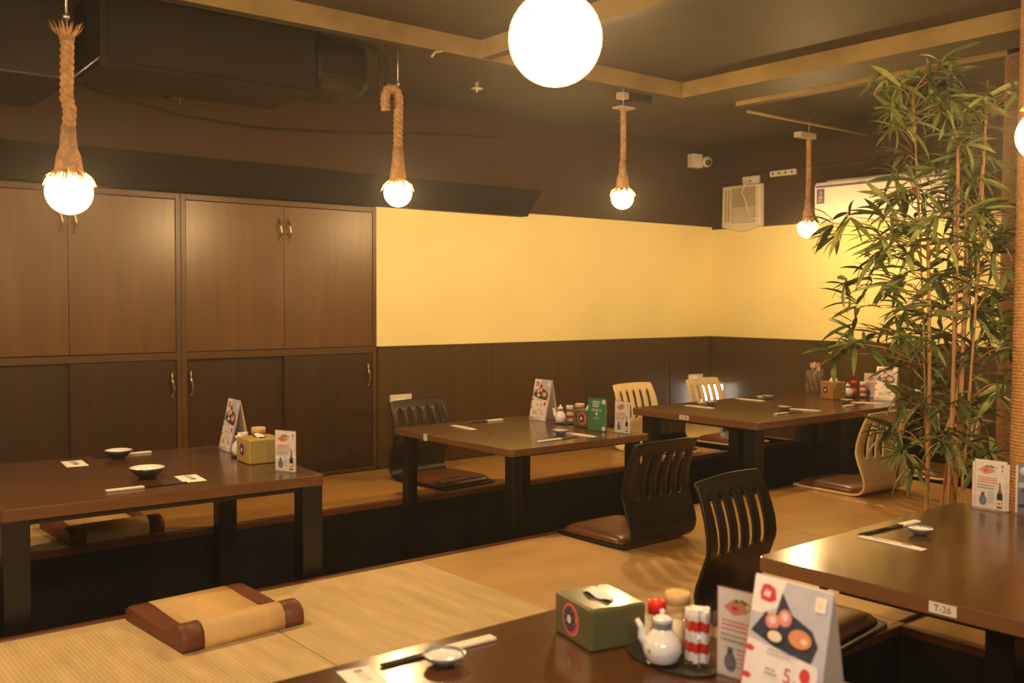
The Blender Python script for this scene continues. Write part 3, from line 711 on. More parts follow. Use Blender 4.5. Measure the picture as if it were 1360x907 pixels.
# ------------------------------------------------------------------ chairs
def make_chair(label, ply):
    t = thing('legless_chair', label, 'chair')
    prof = [(0.50, 0.007), (0.49, 0.007), (0.42, 0.007), (0.30, 0.007), (0.18, 0.007), (0.10, 0.007), (0.065, 0.010), (0.035, 0.020), (0.014, 0.038), (0.003, 0.062),
            (0.001, 0.09), (0.008, 0.125), (0.020, 0.16), (0.029, 0.19), (0.035, 0.214), (0.038, 0.228), (0.040, 0.252), (0.036, 0.30), (0.024, 0.35), (0.010, 0.392), (0.004, 0.408), (-0.006, 0.432), (-0.017, 0.458), (-0.025, 0.473), (-0.028, 0.480)]
    hw = [0.175, 0.20, 0.212, 0.214, 0.215, 0.215, 0.215, 0.217, 0.219, 0.221, 0.223, 0.225, 0.227, 0.228, 0.228, 0.228, 0.228, 0.226, 0.222, 0.218, 0.215, 0.213, 0.212, 0.210, 0.203]
    i0, i1, i2, i3 = 14, 15, 20, 21       # slot rows: apex, start, end, apex
    sp, sw = 0.073, 0.030
    cols = [-1.0, -0.93]
    slots = []
    for k in range(5):
        c = (k - 2) * sp; slots.append(len(cols)); cols += [(c - sw / 2) / 0.215, c / 0.215, (c + sw / 2) / 0.215]
    cols += [0.93, 1.0]
    bm = bmesh.new(); V = []
    def bow(i, tt):   # back is slightly hollow across its width
        b = 0.0 if i < 10 else min(1, (i - 10) / 6) * 0.014
        return b * tt * tt
    for i, (u, z) in enumerate(prof):
        V.append([bm.verts.new((hw[i] * tt if abs(tt) > 0.8 else 0.215 * tt, u + bow(i, tt), z - (0.006 * tt * tt if i >= 22 else 0))) for tt in cols])
    for i in range(len(prof) - 1):
        for j in range(len(cols) - 1):
            sl = [s for s in slots if j in (s, s + 1)]
            if sl and i0 <= i < i3:
                s = sl[0]; left = (j == s)
                if i == i0 or i == i3 - 1:
                    rf, rs = (V[i], V[i + 1]) if i == i0 else (V[i + 1], V[i])
                    o_ = j if left else j + 1; c_ = j + 1 if left else j
                    p = rf[o_].co.lerp(rf[c_].co, 0.25).lerp(rs[o_].co.lerp(rs[c_].co, 0.25), 0.5)
                    mv = bm.verts.new(p)
                    bm.faces.new((rf[o_], rf[c_], mv, rs[o_]))
                continue
            bm.faces.new((V[i][j], V[i][j + 1], V[i + 1][j + 1], V[i + 1][j]))
    bmesh.ops.remove_doubles(bm, verts=bm.verts, dist=1e-5)
    o = finish(bm, 'chair_shell', ply, t, smooth=True)
    md = o.modifiers.new('solid', 'SOLIDIFY'); md.thickness = 0.012; md.offset = 0
    md2 = o.modifiers.new('bevel', 'BEVEL'); md2.width = 0.002; md2.segments = 1; md2.limit_method = 'ANGLE'; md2.angle_limit = R(50)
    # pad
    bm = bmesh.new(); n = 14
    def hgt(a, b): return 0.030 * (1 - abs(a) ** 6) ** 0.5 * (1 - abs(b) ** 6) ** 0.5
    G = []
    for i in range(n + 1):
        row = []
        for j in range(n + 1):
            a = -1 + 2 * i / n; b = -1 + 2 * j / n
            a = math.copysign(abs(a) ** 0.7, a); b = math.copysign(abs(b) ** 0.7, b)
            x = 0.198 * a * math.sqrt(1 - 0.10 * b ** 8); y = 0.272 + 0.198 * b * math.sqrt(1 - 0.10 * a ** 8)
            row.append(bm.verts.new((x, y, 0.022 + hgt(min(.999, abs(a)), min(.999, abs(b))))))
        G.append(row)
    for i in range(n):
        for j in range(n): bm.faces.new((G[i][j], G[i + 1][j], G[i + 1][j + 1], G[i][j + 1]))
    per = [G[i][0] for i in range(n + 1)] + [G[n][j] for j in range(1, n + 1)] + [G[i][n] for i in range(n - 1, -1, -1)] + [G[0][j] for j in range(n - 1, 0, -1)]
    low = [bm.verts.new((v.co.x, v.co.y, 0.0135)) for v in per]
    for i in range(len(per)): bm.faces.new((per[i], low[i], low[(i + 1) % len(per)], per[(i + 1) % len(per)]))
    bm.faces.new(low)
    finish(bm, 'seat_pad', M['leather'], t, smooth=True)
    return t
black = make_chair('black slatted legless chair at the near side of the small square table', M['blackply'])
black.location = (3.285, 2.965, 0.001); black.rotation_euler = (0, 0, R(2))
dup(black, (2.80, 2.215, 0.001), R(187), 'nearest black legless chair, its back with five open slots rising beside the right table')
dup(black, (3.385, 5.11, 0.001), R(186), 'black legless chair between the wainscot and the small square table')
pale = make_chair('pale plywood legless chair nearest to the bamboo, in front of long table', M['pale'])
pale.location = (5.155, 2.975, 0.001); pale.rotation_euler = (0, 0, R(-2))
dup(pale, (6.02, 2.92, 0.001), R(0), 'pale legless chair half hidden behind the bamboo canes')
dup(pale, (5.325, 5.13, 0.001), R(182), 'pale legless chair on the far side of long table, seen above the middle table corner')
dup(pale, (6.12, 5.13, 0.001), R(184), 'pale legless chair in the corner in front of the glowing wall lamp')

# ------------------------------------------------------------------ floor cushions
def make_cushion(label, loc, rz):
    t = thing('floor_cushion', label, 'cushion', loc, rz, None)
    prof = [(0.0, 0.0), (-0.004, 0.02), (0.0, 0.052), (0.02, 0.074), (0.05, 0.080), (0.08, 0.070), (0.11, 0.050), (0.15, 0.038), (0.20, 0.038), (0.30, 0.044), (0.38, 0.050), (0.43, 0.050), (0.447, 0.040), (0.45, 0.018), (0.445, 0.0)]
    def seg(name, xs, m, sc):
        bm = bmesh.new(); rows = []
        for x, s in xs:
            rows.append([bm.verts.new((x, 0.225 + (y - 0.225) * (1 - (1 - s) * 0.12), z * s)) for y, z in prof])
        for a, b in zip(rows, rows[1:]):
            for i in range(len(prof) - 1): bm.faces.new((a[i], b[i], b[i + 1], a[i + 1]))
            bm.faces.new((a[-1], b[-1], b[0], a[0]))
        bm.faces.new(rows[0]); bm.faces.new(rows[-1][::-1])
        return finish(bm, name, m, t, smooth=True)
    seg('centre_panel', [(-0.142, 1.015), (0.142, 1.015)], M['cushtan'], 1)
    for s in (-1, 1):
        seg('side_panel', [(s * 0.1425, 1.0), (s * 0.198, 1.0), (s * 0.209, 0.97), (s * 0.215, 0.88)], M['cushbrown'], 1)
    return t
c1 = make_cushion('tan and brown floor cushion with rolled edge on the near matting', (1.315, 2.985, 0.001), R(4))
c2 = dup(c1, (1.415, 4.60, 0.001), R(2), 'tan and brown floor cushion seen under the left table on the far platform')
for o in list(c1.children) + list(c2.children):
    for p in o.data.polygons:
        p.use_smooth = len(p.vertices) == 4
    

# ------------------------------------------------------------------ rope pendant lamps
def rope_mesh(bm, pts, rad, twist=22.0, n=18):
    """three-strand rope swept along pts (Vectors), with lobed section turning along the way"""
    L = 0; prev = None; rings = []; x = None
    for i, p in enumerate(pts):
        if prev is not None: L += (p - prev).length
        prev = p
        d = (pts[min(i + 1, len(pts) - 1)] - pts[max(i - 1, 0)]).normalized()
        if x is None: x, y = frame_from(d)
        else: x = (x - d * x.dot(d)).normalized(); y = x.cross(d).normalized()
        ring = []
        for k in range(n):
            a = 2 * math.pi * k / n
            lob = 0.70 + 0.30 * abs(math.cos(1.5 * (a - L * twist))) ** 0.7
            ring.append(bm.verts.new(p + (x * math.cos(a) + y * math.sin(a)) * rad * lob))
        rings.append(ring)
    for a, b in zip(rings, rings[1:]):
        for k in range(n):
            f = bm.faces.new((a[k], a[(k + 1) % n], b[(k + 1) % n], b[k])); f.smooth = True
    bm.faces.new(rings[0]); bm.faces.new(rings[-1][::-1])
def sample(pts, step=0.004):
    out = []
    for a, b in zip(pts, pts[1:]):
        a, b = Vector(a), Vector(b); n = max(1, int((b - a).length / step))
        for k in range(n): out.append(a.lerp(b, k / n))
    out.append(Vector(pts[-1])); return out
def frays(bm, n, r0, z0, r1, z1, wid, rg):
    for k in range(n):
        a = rg.uniform(0, 2 * math.pi); q = rg.uniform(0.75, 1.1)
        p0 = Vector((r0 * math.cos(a), r0 * math.sin(a), z0)); a2 = a + rg.uniform(-.25, .25)
        p2 = Vector((r1 * q * math.cos(a2), r1 * q * math.sin(a2), z0 + (z1 - z0) * q)); p1 = p0.lerp(p2, 0.5) + Vector((math.cos(a), math.sin(a), 0)) * r1 * 0.12
        tn = Vector((-math.sin(a), math.cos(a), 0)) * wid
        v = [bm.verts.new(p) for p in (p0 - tn, p0 + tn, p1 + tn, p1 - tn, p2)]
        bm.faces.new((v[0], v[1], v[2], v[3])); bm.faces.new((v[3], v[2], v[4]))
lamp_labels = ['rope pendant lamp with frayed top and clear glowing globe, leftmost, before the cabinets',
    'rope pendant lamp whose rope is bent over in a hook at top', 'rope pendant lamp hanging before the middle of the cream wall',
    'rope pendant lamp hanging next to the air conditioner', 'huge bright globe lamp at the top centre, nearest to the viewer',
    'rope pendant lamp cut by the right edge, glowing beside the rope post', 'rope pendant lamp over the left end of far pit, left of the picture', 'rope pendant lamp left of the viewer over the near pit', 'unseen rope pendant lamp right of the rope post, added to brighten the pale chairs']
for idx, (p, rg_, zt, style) in enumerate(BULBS):
    rg = random.Random(idx + 7)
    t = thing('rope_pendant_lamp', lamp_labels[idx], 'lamp', p, 0, None)
    bm = bmesh.new(); bmesh.ops.create_uvsphere(bm, u_segments=32, v_segments=20, radius=rg_)
    finish(bm, 'globe_bulb', M['bulb'], t, smooth=True)
    rr_ = 0.024 if style != 'sleeve' else 0.018
    bm = bmesh.new()
    top = zt - p[2]
    z1 = rg_ * 0.86
    # wrapped sleeve above the globe
    lathe(bm, [(0.0, z1 - 0.01), (rg_ * 0.62, z1 - 0.012), (rg_ * 0.58, z1 + 0.02), (rg_ * 0.50, z1 + 0.06), (rr_ * 1.25, z1 + 0.085), (rr_ * 1.02, z1 + 0.16), (0, z1 + 0.16)], 20)
    finish(bm, 'jute_sleeve', M['rope'], t)
    bm = bmesh.new(); frays(bm, 110, rg_ * 0.52, z1 + 0.012, rg_ * (1.12 if idx not in (4, 5) else 0.80), z1 - (0.045 if idx not in (4, 5) else -0.012), 0.0022, rg)
    finish(bm, 'frayed_skirt', M['fray'], t, recalc=False)
    bm = bmesh.new()
    if style == 'hook':
        path = [(0, 0, z1 + 0.13), (0.003, 0, top - 0.04)]
        for q in range(1, 9):
            a = R(q * 180 / 8); path.append((0.003 - 0.036 + 0.036 * math.cos(a), 0, top - 0.04 + 0.040 * math.sin(a)))
        path += [(-0.071, 0, top - 0.075), (-0.066, 0, top - 0.11)]
    elif style == 'sleeve':
        path = [(0, 0, z1 + 0.13), (0.004, 0, (z1 + top) / 2), (0, 0, top)]
    else:
        path = [(0, 0, z1 + 0.13), (0.006, 0, z1 + 0.22), (-0.004, 0, (z1 + top) / 2), (0.002, 0, top - 0.03)]
    rope_mesh(bm, sample(path), rr_, twist=87 if style != 'sleeve' else 120)
    finish(bm, 'rope', M['rope'], t)
    if style == 'straight':
        bm = bmesh.new(); frays(bm, 60, rr_ * 0.8, top - 0.05, 0.062, top + 0.0, 0.003, rg)
        lathe(bm, [(0, top - 0.06), (rr_, top - 0.06), (rr_ * 1.4, top - 0.02), (0, top - 0.015)], 14)
        finish(bm, 'frayed_top', M['rope'], t, recalc=False)
    bm = bmesh.new(); tube(bm, [(0, 0, top - 0.03), (0, 0, 2.389 - p[2])], 0.004, 6)
    if style != 'sleeve': bmesh.ops.create_uvsphere(bm, u_segments=10, v_segments=6, radius=0.012, matrix=Matrix.Translation((0, 0, top + 0.025)))
    finish(bm, 'hanging_wire', M['steel'], t)
    if style == 'sleeve':
        bm = bmesh.new(); 
        if idx == 3: bx(bm, -0.13, 0.045, -0.03, 0.03, top - 0.01, top + 0.025)
        else: bx(bm, -0.05, 0.06, -0.04, 0.04, top - 0.006, top + 0.004)
        finish(bm, 'mount_plate', M['plastic'], t, bevel=0.003)
    ld = bpy.data.lights.new('bulb_light', 'POINT'); ld.energy = BULB_W; ld.color = BULB_COL; ld.shadow_soft_size = rg_ * 0.6
    lo = bpy.data.objects.new('bulb_light', ld); col.objects.link(lo); lo.location = p

# ------------------------------------------------------------------ wall lamp behind the corner chair, sockets
t = thing('floor_lantern', 'small glowing white lamp in the room corner behind the pale corner chair', 'lamp', (6.50, 5.35, 0), R(-45))
bm = bmesh.new(); bx(bm, -0.085, 0.085, -0.05, 0.05, 0.17, 0.40); finish(bm, 'diffuser', M['lampwhite'], t, bevel=0.01)
bm = bmesh.new(); bx(bm, -0.09, 0.09, -0.055, 0.055, 0.001, 0.17); finish(bm, 'base', M['plastic'], t, bevel=0.004)
bm = bmesh.new(); bx(bm, -0.09, 0.09, -0.055, 0.055, 0.40, 0.41); finish(bm, 'lid', M['plastic'], t, bevel=0.002)
def back_socket(label, x0, x1, z0, z1):
    t = thing('wall_socket', label, 'socket', ((x0 + x1) / 2, 5.474, (z0 + z1) / 2))
    w, h = (x1 - x0) / 2, (z1 - z0) / 2
    bm = bmesh.new(); bx(bm, -w, w, -0.012, 0, -h, h); finish(bm, 'plate', M['plastic'], t, bevel=0.002)
    bm = bmesh.new(); bx(bm, -w * 0.45, w * 0.45, -0.0135, -0.011, -h * 0.4, h * 0.4); finish(bm, 'socket_insert', M['tissue'], t)
back_socket('white wall socket peeking over the corner chair', 6.335, 6.515, 0.405, 0.478)
back_socket('white wall socket peeking over the black chair behind the small table', 3.41, 3.575, 0.39, 0.476)

# ------------------------------------------------------------------ tableware
ZT = 0.400
def dish(label, x, y, r=0.045, h=0.022, dark=False, fill=True):
    t = thing('small_dish' if not dark else 'dark_bowl', label, 'dish' if not dark else 'bowl', (x, y, ZT + 0.0005))
    bm = bmesh.new()
    lathe(bm, [(0, 0.002), (r * 0.45, 0), (r * 0.5, 0.004), (r * 0.85, h * 0.6), (r, h), (r * 0.96, h + 0.001), (r * 0.8, h * 0.65), (r * 0.45, 0.007), (0, 0.006)], 32)
    finish(bm, 'dish_body', M['dkceramic'] if dark else M['bluegrey'], t)
    bm = bmesh.new()
    if dark: lathe(bm, [(r * 1.0, h + 0.0012), (r * 0.94, h + 0.0022), (r * 0.80, h * 0.72), (r * 0.5, 0.0095), (0, 0.0085)], 32)
    else: lathe(bm, [(r * 0.84, h * 0.80), (r * 0.75, h * 0.62), (r * 0.45, 0.0085), (0, 0.0075)], 32)
    finish(bm, 'glazed_inside', M['ceramic'], t)
    return t
def chopsticks(label, x, y, rz, L=0.23, sleeve=0.10, flip=1, z=0.0):
    t = thing('chopsticks', label, 'chopsticks', (x, y, ZT + 0.0005 + z), rz)
    for s in (-1, 1):
        bm = bmesh.new(); tube(bm, [(-L / 2 * flip, s * 0.004, 0.0035), (L / 2 * flip, s * 0.005, 0.0035)], [0.0022, 0.0035], 8); finish(bm, 'stick', M['stick'], t)
    bm = bmesh.new(); a, b = sorted((L / 2 * flip * 1.03, (L / 2 - sleeve) * flip)); bx(bm, a, b, -0.0125, 0.0125, 0.0, 0.0075)
    finish(bm, 'paper_sleeve', M['paper'], t, bevel=0.002)
    return t
def packet(label, x, y, rz, L, W, name='wet_towel_packet', cat='packet', m='paper'):
    t = thing(name, label, cat, (x, y, ZT + 0.0005), rz)
    bm = bmesh.new(); n = 10; rows = []
    for i in range(n + 1):
        s = i / n; e = math.sin(math.pi * min(1, max(0, (s - 0.06) / 0.88))) ** 0.4 if 0.06 < s < 0.94 else 0
        rows.append([bm.verts.new((-L / 2 + L * s, w * W / 2, 0.0012 + (0.004 * e if abs(w) < 0.9 else 0.0))) for w in (-1, -0.7, 0, 0.7, 1)])
    for a, b in zip(rows, rows[1:]):
        for j in range(4): bm.faces.new((a[j], b[j], b[j + 1], a[j + 1]))
    lowr = [[bm.verts.new((v.co.x, v.co.y, 0)) for v in (r[0], r[-1])] for r in rows]
    for i in range(n):
        bm.faces.new((rows[i][0], lowr[i][0], lowr[i + 1][0], rows[i + 1][0])); bm.faces.new((rows[i][-1], rows[i + 1][-1], lowr[i + 1][1], lowr[i][1]))
        bm.faces.new((lowr[i][0], lowr[i][1], lowr[i + 1][1], lowr[i + 1][0]))
    finish(bm, 'wrapper', M[m], t)
    place(decal_mesh('packet_print', [('lilac', rectp(-L * 0.28, L * 0.1, -W * 0.18, W * 0.1)), ('slate', rectp(L * 0.15, L * 0.3, -W * 0.12, W * 0.12))]), 'packet_mark', t, loc=(0, 0, 0.0052), rot=(R(-90), 0, 0))
    return t
def tent(label, x, y, rz):
    t = thing('tent_card', label, 'menu card', (x, y, ZT + 0.0005), rz)
    d = 0.048; h = 0.235; an = math.atan2(d, h); th = 0.0012; w = 0.075
    bm = bmesh.new(); v = [bm.verts.new(p) for p in ((-w, -d, 0), (w, -d, 0), (w, 0, h), (-w, 0, h), (-w, -d + th, 0), (w, -d + th, 0), (w, th, h - 0.002), (-w, th, h - 0.002))]
    for q in ((0, 1, 2, 3), (7, 6, 5, 4), (0, 4, 5, 1), (1, 5, 6, 2), (2, 6, 7, 3), (3, 7, 4, 0)): bm.faces.new([v[i] for i in q])
    f = finish(bm, 'front_panel', M['card'], t)
    place(tent_print, 'printed_face', f, loc=(0, -d, 0), rot=(-an, 0, 0))
    bm = bmesh.new(); v = [bm.verts.new(p) for p in ((-w, d, 0), (w, d, 0), (w, 0.002, h), (-w, 0.002, h), (-w, d - th, 0), (w, d - th, 0), (w, 0.002 - th, h - 0.004), (-w, 0.002 - th, h - 0.004))]
    for q in ((0, 1, 2, 3), (7, 6, 5, 4), (0, 4, 5, 1), (1, 5, 6, 2), (2, 6, 7, 3), (3, 7, 4, 0)): bm.faces.new([v[i] for i in q])
    finish(bm, 'back_panel', M['cardback'], t)
    return t
def stand(label, x, y, rz, print_me, w=0.105, h=0.165, foot=True, cardmat='card', name='menu_stand'):
    t = thing(name, label, 'menu card', (x, y, ZT + 0.0005), rz)
    if cardmat:
        c = box('card', M[cardmat], -w / 2, w / 2, -0.0008, 0.0008, 0.004, h, t)
    else: c = t
    place(print_me, 'printed_face', c, loc=(0, -0.0009, 0.0025))
    bm = bmesh.new(); bx(bm, -w / 2 - 0.002, w / 2 + 0.002, -0.0045, -0.003, 0.003, h + 0.006); bx(bm, -w / 2 - 0.002, w / 2 + 0.002, 0.0015, 0.003, 0.003, h + 0.006)
    finish(bm, 'acrylic_sleeve', M['acrylic'], t)
    if foot:
        bm = bmesh.new(); bx(bm, -w / 2 - 0.002, w / 2 + 0.002, -0.028, 0.028, 0.0, 0.0025); finish(bm, 'acrylic_foot', M['acrylic'], t)
    return t
def tissue_box(label, x, y, rz, m='boxgreen', peak=True, L=0.150, D=0.150, h=0.105):
    t = thing('tissue_box', label, 'tissue box', (x, y, ZT + 0.0005), rz)
    bm = bmesh.new(); bx(bm, -L / 2, L / 2, -D / 2, D / 2, 0, h)
    finish(bm, 'box_body', M[m], t, bevel=0.006, seg=3)
    bm = bmesh.new(); pts = ell(0, 0, 0.05, 0.018, 20)
    top = [bm.verts.new((px, py, h + 0.0006)) for px, py in pts]; bm.faces.new(top); finish(bm, 'slot', M['seam'], t)
    bm = bmesh.new()
    if peak:
        base = [(-0.034, -0.012), (0.034, -0.012), (0.034, 0.012), (-0.034, 0.012)]
        b = [bm.verts.new((px, py, h - 0.004)) for px, py in base]; mid = [bm.verts.new((px * 0.7 + 0.004, py * 0.7, h + 0.018)) for px, py in base]; tp = bm.verts.new((-0.004, 0.002, h + 0.045))
        for i in range(4):
            bm.faces.new((b[i], b[(i + 1) % 4], mid[(i + 1) % 4], mid[i])); bm.faces.new((mid[i], mid[(i + 1) % 4], tp))
    else:
        rows = []
        for i in range(8):
            s = i / 7; rows.append([bm.verts.new((-0.045 + 0.09 * s, w * (0.010 + 0.008 * math.sin(3 * s + 1)), h + 0.002 + 0.014 * math.sin(math.pi * s) * (1 - w * w * 0.8) + 0.004 * math.sin(9 * s + w))) for w in (-1, -0.5, 0, 0.5, 1)])
        for a, b in zip(rows, rows[1:]):
            for j in range(4): bm.faces.new((a[j], b[j], b[j + 1], a[j + 1]))
    finish(bm, 'tissue', M['tissue'], t, smooth=not peak)
    place(emblem, 'emblem', t, loc=(-0.005, -D / 2 - 0.0002, h * 0.52))
    return t
def pitcher(label, x, y, rz, s=1.0, tray=True):
    t = thing('soy_sauce_pitcher', label, 'pitcher', (x, y, ZT + 0.006), rz)
    bm = bmesh.new()
    lathe(bm, [(0, 0.0), (0.020 * s, 0.0), (0.028 * s, 0.006), (0.034 * s, 0.022), (0.034 * s, 0.034), (0.028 * s, 0.050), (0.020 * s, 0.060), (0.0165 * s, 0.068), (0.0165 * s, 0.078), (0.018 * s, 0.081), (0, 0.081)], 28)
    finish(bm, 'pitcher_body', M['ceramic'], t)
    bm = bmesh.new(); lathe(bm, [(0.0172 * s, 0.066), (0.0172 * s, 0.0785)], 28); finish(bm, 'neck_band', M['bluegrey'], t)
    bm = bmesh.new(); tube(bm, [(-0.026 * s, 0, 0.032), (-0.036 * s, 0, 0.050), (-0.037 * s, 0, 0.068), (-0.044 * s, 0, 0.082)], [0.011, 0.008, 0.006, 0.0045], 12)
    finish(bm, 'spout', M['ceramic'], t)
    bm = bmesh.new(); lathe(bm, [(0.0, 0.0815), (0.0185 * s, 0.0815), (0.0175 * s, 0.086), (0.008, 0.091), (0.004, 0.093), (0.006, 0.098), (0.004, 0.102), (0, 0.103)], 20)
    finish(bm, 'lid', M['ceramic'], t)
    place(decal_mesh('pitcher_mark', [('slate', ell(0, 0, 0.004, 0.004, 6)), ('w', ell(0, 0, 0.0015, 0.0015, 6))]), 'painted_mark', t, loc=(-0.0245 * s, -0.0245 * s, 0.030), rot=(0, 0, R(-45)))
    return t
def tray(label, x, y, rx, ry, rz=0):
    bm = bmesh.new()
    n = 32; prof = [(1.0, 0.0), (1.04, 0.0045), (1.0, 0.0045), (0.95, 0.003)]
    rings = [[bm.verts.new((rx * k * math.cos(2 * math.pi * i / n), ry * k * math.sin(2 * math.pi * i / n), z)) for i in range(n)] for k, z in prof]
    for a, b in zip(rings, rings[1:]):
        for i in range(n): bm.faces.new((a[i], a[(i + 1) % n], b[(i + 1) % n], b[i]))
    bm.faces.new(rings[0][::-1]); bm.faces.new(rings[-1])
    return tag(finish(bm, 'condiment_tray', M['dkceramic'], loc=(x, y, ZT + 0.0005), rot=(0, 0, rz)), label, 'tray')
def jar(label, x, y, cap='woodcap', r=0.026, h=0.10, caph=0.022, fill='cream_liq', name='spice_jar', fillh=0.7, z=0.0055, cr=1.05):
    t = thing(name, label, 'jar', (x, y, ZT + z))
    bm = bmesh.new(); lathe(bm, [(0, 0.0), (r * 0.92, 0.0), (r, 0.004), (r, h * 0.85), (r * 0.86, h * 0.95), (r * 0.84, h)], 24); finish(bm, 'glass_body', M['glass'], t)
    bm = bmesh.new(); lathe(bm, [(0, 0.003), (r * 0.88, 0.003), (r * 0.88, h * fillh), (0, h * fillh)], 20); finish(bm, 'contents', M[fill], t)
    bm = bmesh.new(); lathe(bm, [(0, h - 0.002), (r * cr, h - 0.002), (r * cr, h + caph - 0.003), (r * cr * 0.92, h + caph), (0, h + caph)], 24); finish(bm, 'cap', M[cap], t)
    return t
def packet_cup(label, x, y, r=0.029, h=0.105, z=0.0055):
    t = thing('toothpick_cup', label, 'cup', (x, y, ZT + z))
    bm = bmesh.new(); lathe(bm, [(0, 0.0), (r * 0.85, 0.0), (r * 0.9, 0.004), (r, h * 0.9), (r * 0.97, h * 0.9), (r * 0.85, 0.006), (0, 0.006)], 24); finish(bm, 'glass_body', M['glass'], t)
    rg = random.Random(3)
    for k in range(16):
        a = k * 2.4; q = r * 0.62 * math.sqrt((k + 0.5) / 16)
        bm = bmesh.new(); zt = h * (0.93 + 0.05 * rg.random()); w = 0.0055
        bx(bm, -w, w, -w * 0.7, w * 0.7, 0.008, zt, 0)
        bx(bm, -w * 1.01, w * 1.01, -w * 0.71, w * 0.71, zt * 0.62, zt * 0.80, 1); bx(bm, -w * 1.01, w * 1.01, -w * 0.71, w * 0.71, zt * 0.24, zt * 0.42, 1)
        finish(bm, 'paper_packet', [M['tissue'], M['redcap']], t, loc=(q * math.cos(a), q * math.sin(a), 0), rot=(0, 0, a))
    return t

Q = R(-90)
# --- near table
packet('white napkin packet at the bottom edge on the nearest table', 0.915, 1.565, R(80), 0.10, 0.065, name='napkin', m='tissue')
dish('white-filled small dish on the nearest table', 1.075, 1.53, 0.042, 0.020)
chopsticks('black chopsticks in a paper sleeve lying behind the nearest dish', 1.10, 1.585, R(-2), 0.26, 0.11)
tissue_box('dark green tissue box with red round emblem on the nearest table', 1.413, 1.452, Q + R(-13), 'boxgreen', peak=False, L=0.150, D=0.130, h=0.086)
tray('black oval condiment tray on the nearest table', 1.428, 1.268, 0.056, 0.100)
pitcher('big white soy sauce pitcher on the nearest table', 1.400, 1.266, R(-42), 1.10)
jar('red-capped bottle on the nearest tray behind the pitcher', 1.452, 1.328, 'redcap', r=0.017, h=0.072, caph=0.024, fill='redcap', name='sauce_bottle', fillh=0.5)
jar('wood-capped glass spice jar on the nearest tray', 1.464, 1.285, 'woodcap', r=0.024, h=0.100, caph=0.020, fill='cream_liq')
packet_cup('glass cup of red and white paper packets on the nearest tray', 1.448, 1.218, r=0.032, h=0.112)
stand('small menu card in a clear stand half behind the nearest tent card', 1.452, 1.117, Q + R(7), sake_print)
tent('biggest tent card showing a meal box, on the nearest table', 1.372, 0.953, Q)
# --- T26
packet('long paper strip packet on the right table', 2.63, 1.50, R(-91), 0.205, 0.030)
dish('small dish resting on the right table', 2.80, 1.505, 0.038, 0.020)
chopsticks('black chopsticks with paper sleeve next to the dish on the right table', 2.79, 1.600, R(-3), 0.30, 0.085, z=0.0)
stand('upright menu card with bottle picture on the right table', 3.315, 1.537, Q + R(3), sake_print, w=0.120, h=0.158)
stand('blue-grey picture card at the right edge of the right table', 3.325, 1.40, Q, blue_print, w=0.120, h=0.160)
# --- T1
packet('white napkin packet near the far edge of the left table', 1.170, 4.375, R(-96), 0.17, 0.085, name='napkin', m='tissue')
dish('dark bowl with white inside at the far edge of the left table', 1.365, 4.42, 0.058, 0.034, dark=True)
chopsticks('chopsticks in a sleeve behind the far bowl on the left table', 1.40, 4.490, R(-1), 0.25, 0.12)
packet('white napkin packet beside the near bowl of the left table', 1.425, 3.74, R(-96), 0.16, 0.085, name='napkin', m='tissue')
dish('dark bowl with speckled white rim nearer the front edge of the left table', 1.30, 3.862, 0.066, 0.040, dark=True)
chopsticks('chopsticks pointing right, in front of the near bowl on the left table', 1.235, 3.662, R(179), 0.29, 0.13)
tissue_box('olive green tissue box on the left table', 1.815, 3.965, Q + R(-3), 'boxtan', peak=False)
tent('tall white tent card on the left table', 1.858, 4.325, Q + R(-3))
tray('black tray under the pitcher of the left table', 1.80, 4.115, 0.040, 0.062)
pitcher('white soy sauce pitcher on the left table', 1.795, 4.135, R(90), 0.95)
jar('wide orange-capped jar behind the left tissue box', 1.865, 4.085, 'woodcap', r=0.030, h=0.105, caph=0.026, fill='cream_liq', z=0.0005)
packet_cup('pink packet cup beside the pitcher on the left table', 1.835, 4.17, z=0.0055, r=0.02, h=0.10)
stand('small white menu stand at the right end of the left table', 1.785, 3.655, R(-66), sake_print)
stand('empty clear acrylic holder next to olive tissue box', 1.83, 3.80, Q + R(-10), photo_print if False else decal_mesh('blank_print', [('w', rectp(-0.052, 0.052, 0.0, 0.004))]), w=0.105, h=0.19, cardmat=None, name='acrylic_holder')
# --- T2
packet('paper strip packet at the left end of the small square table', 3.17, 4.33, R(-93), 0.23, 0.034)
chopsticks('chopsticks in sleeve at the far edge of the small square table', 3.42, 4.465, R(1), 0.25, 0.11)
dish('small dish at the near edge of the small square table', 3.41, 3.805, 0.046, 0.024)
chopsticks('chopsticks with sleeve in front of the small square table dish', 3.27, 3.66, R(183), 0.27, 0.15)
packet('paper strip packet beside the dish on the small square table', 3.475, 3.73, R(-84), 0.22, 0.034)
tent('tent card at the far right corner of the small square table', 3.745, 4.325, Q)
pitcher('white soy sauce pitcher on the small square table', 3.705, 4.135, R(-45), 0.95)
packet_cup('pink and white packet cup on the small square table', 3.765, 4.12, z=0.0055, r=0.026, h=0.10)
tray('black tray under the pitcher of the small square table', 3.735, 4.125, 0.062, 0.06)
jar('wide light-capped jar behind the middle tissue box', 3.77, 4.045, 'woodcap', r=0.026, h=0.098, caph=0.02, z=0.0005)
tissue_box('brown-green tissue box with pointed tissue on the small square table', 3.750, 3.935, Q, 'boxgreen', peak=True, L=0.148, D=0.120, h=0.095)
stand('green sign card on the small square table', 3.655, 3.785, Q + R(6), green_print, w=0.124, h=0.172, cardmat='card')
stand('small menu stand at the near right corner of the small square table', 3.700, 3.640, Q + R(3), sake_print)
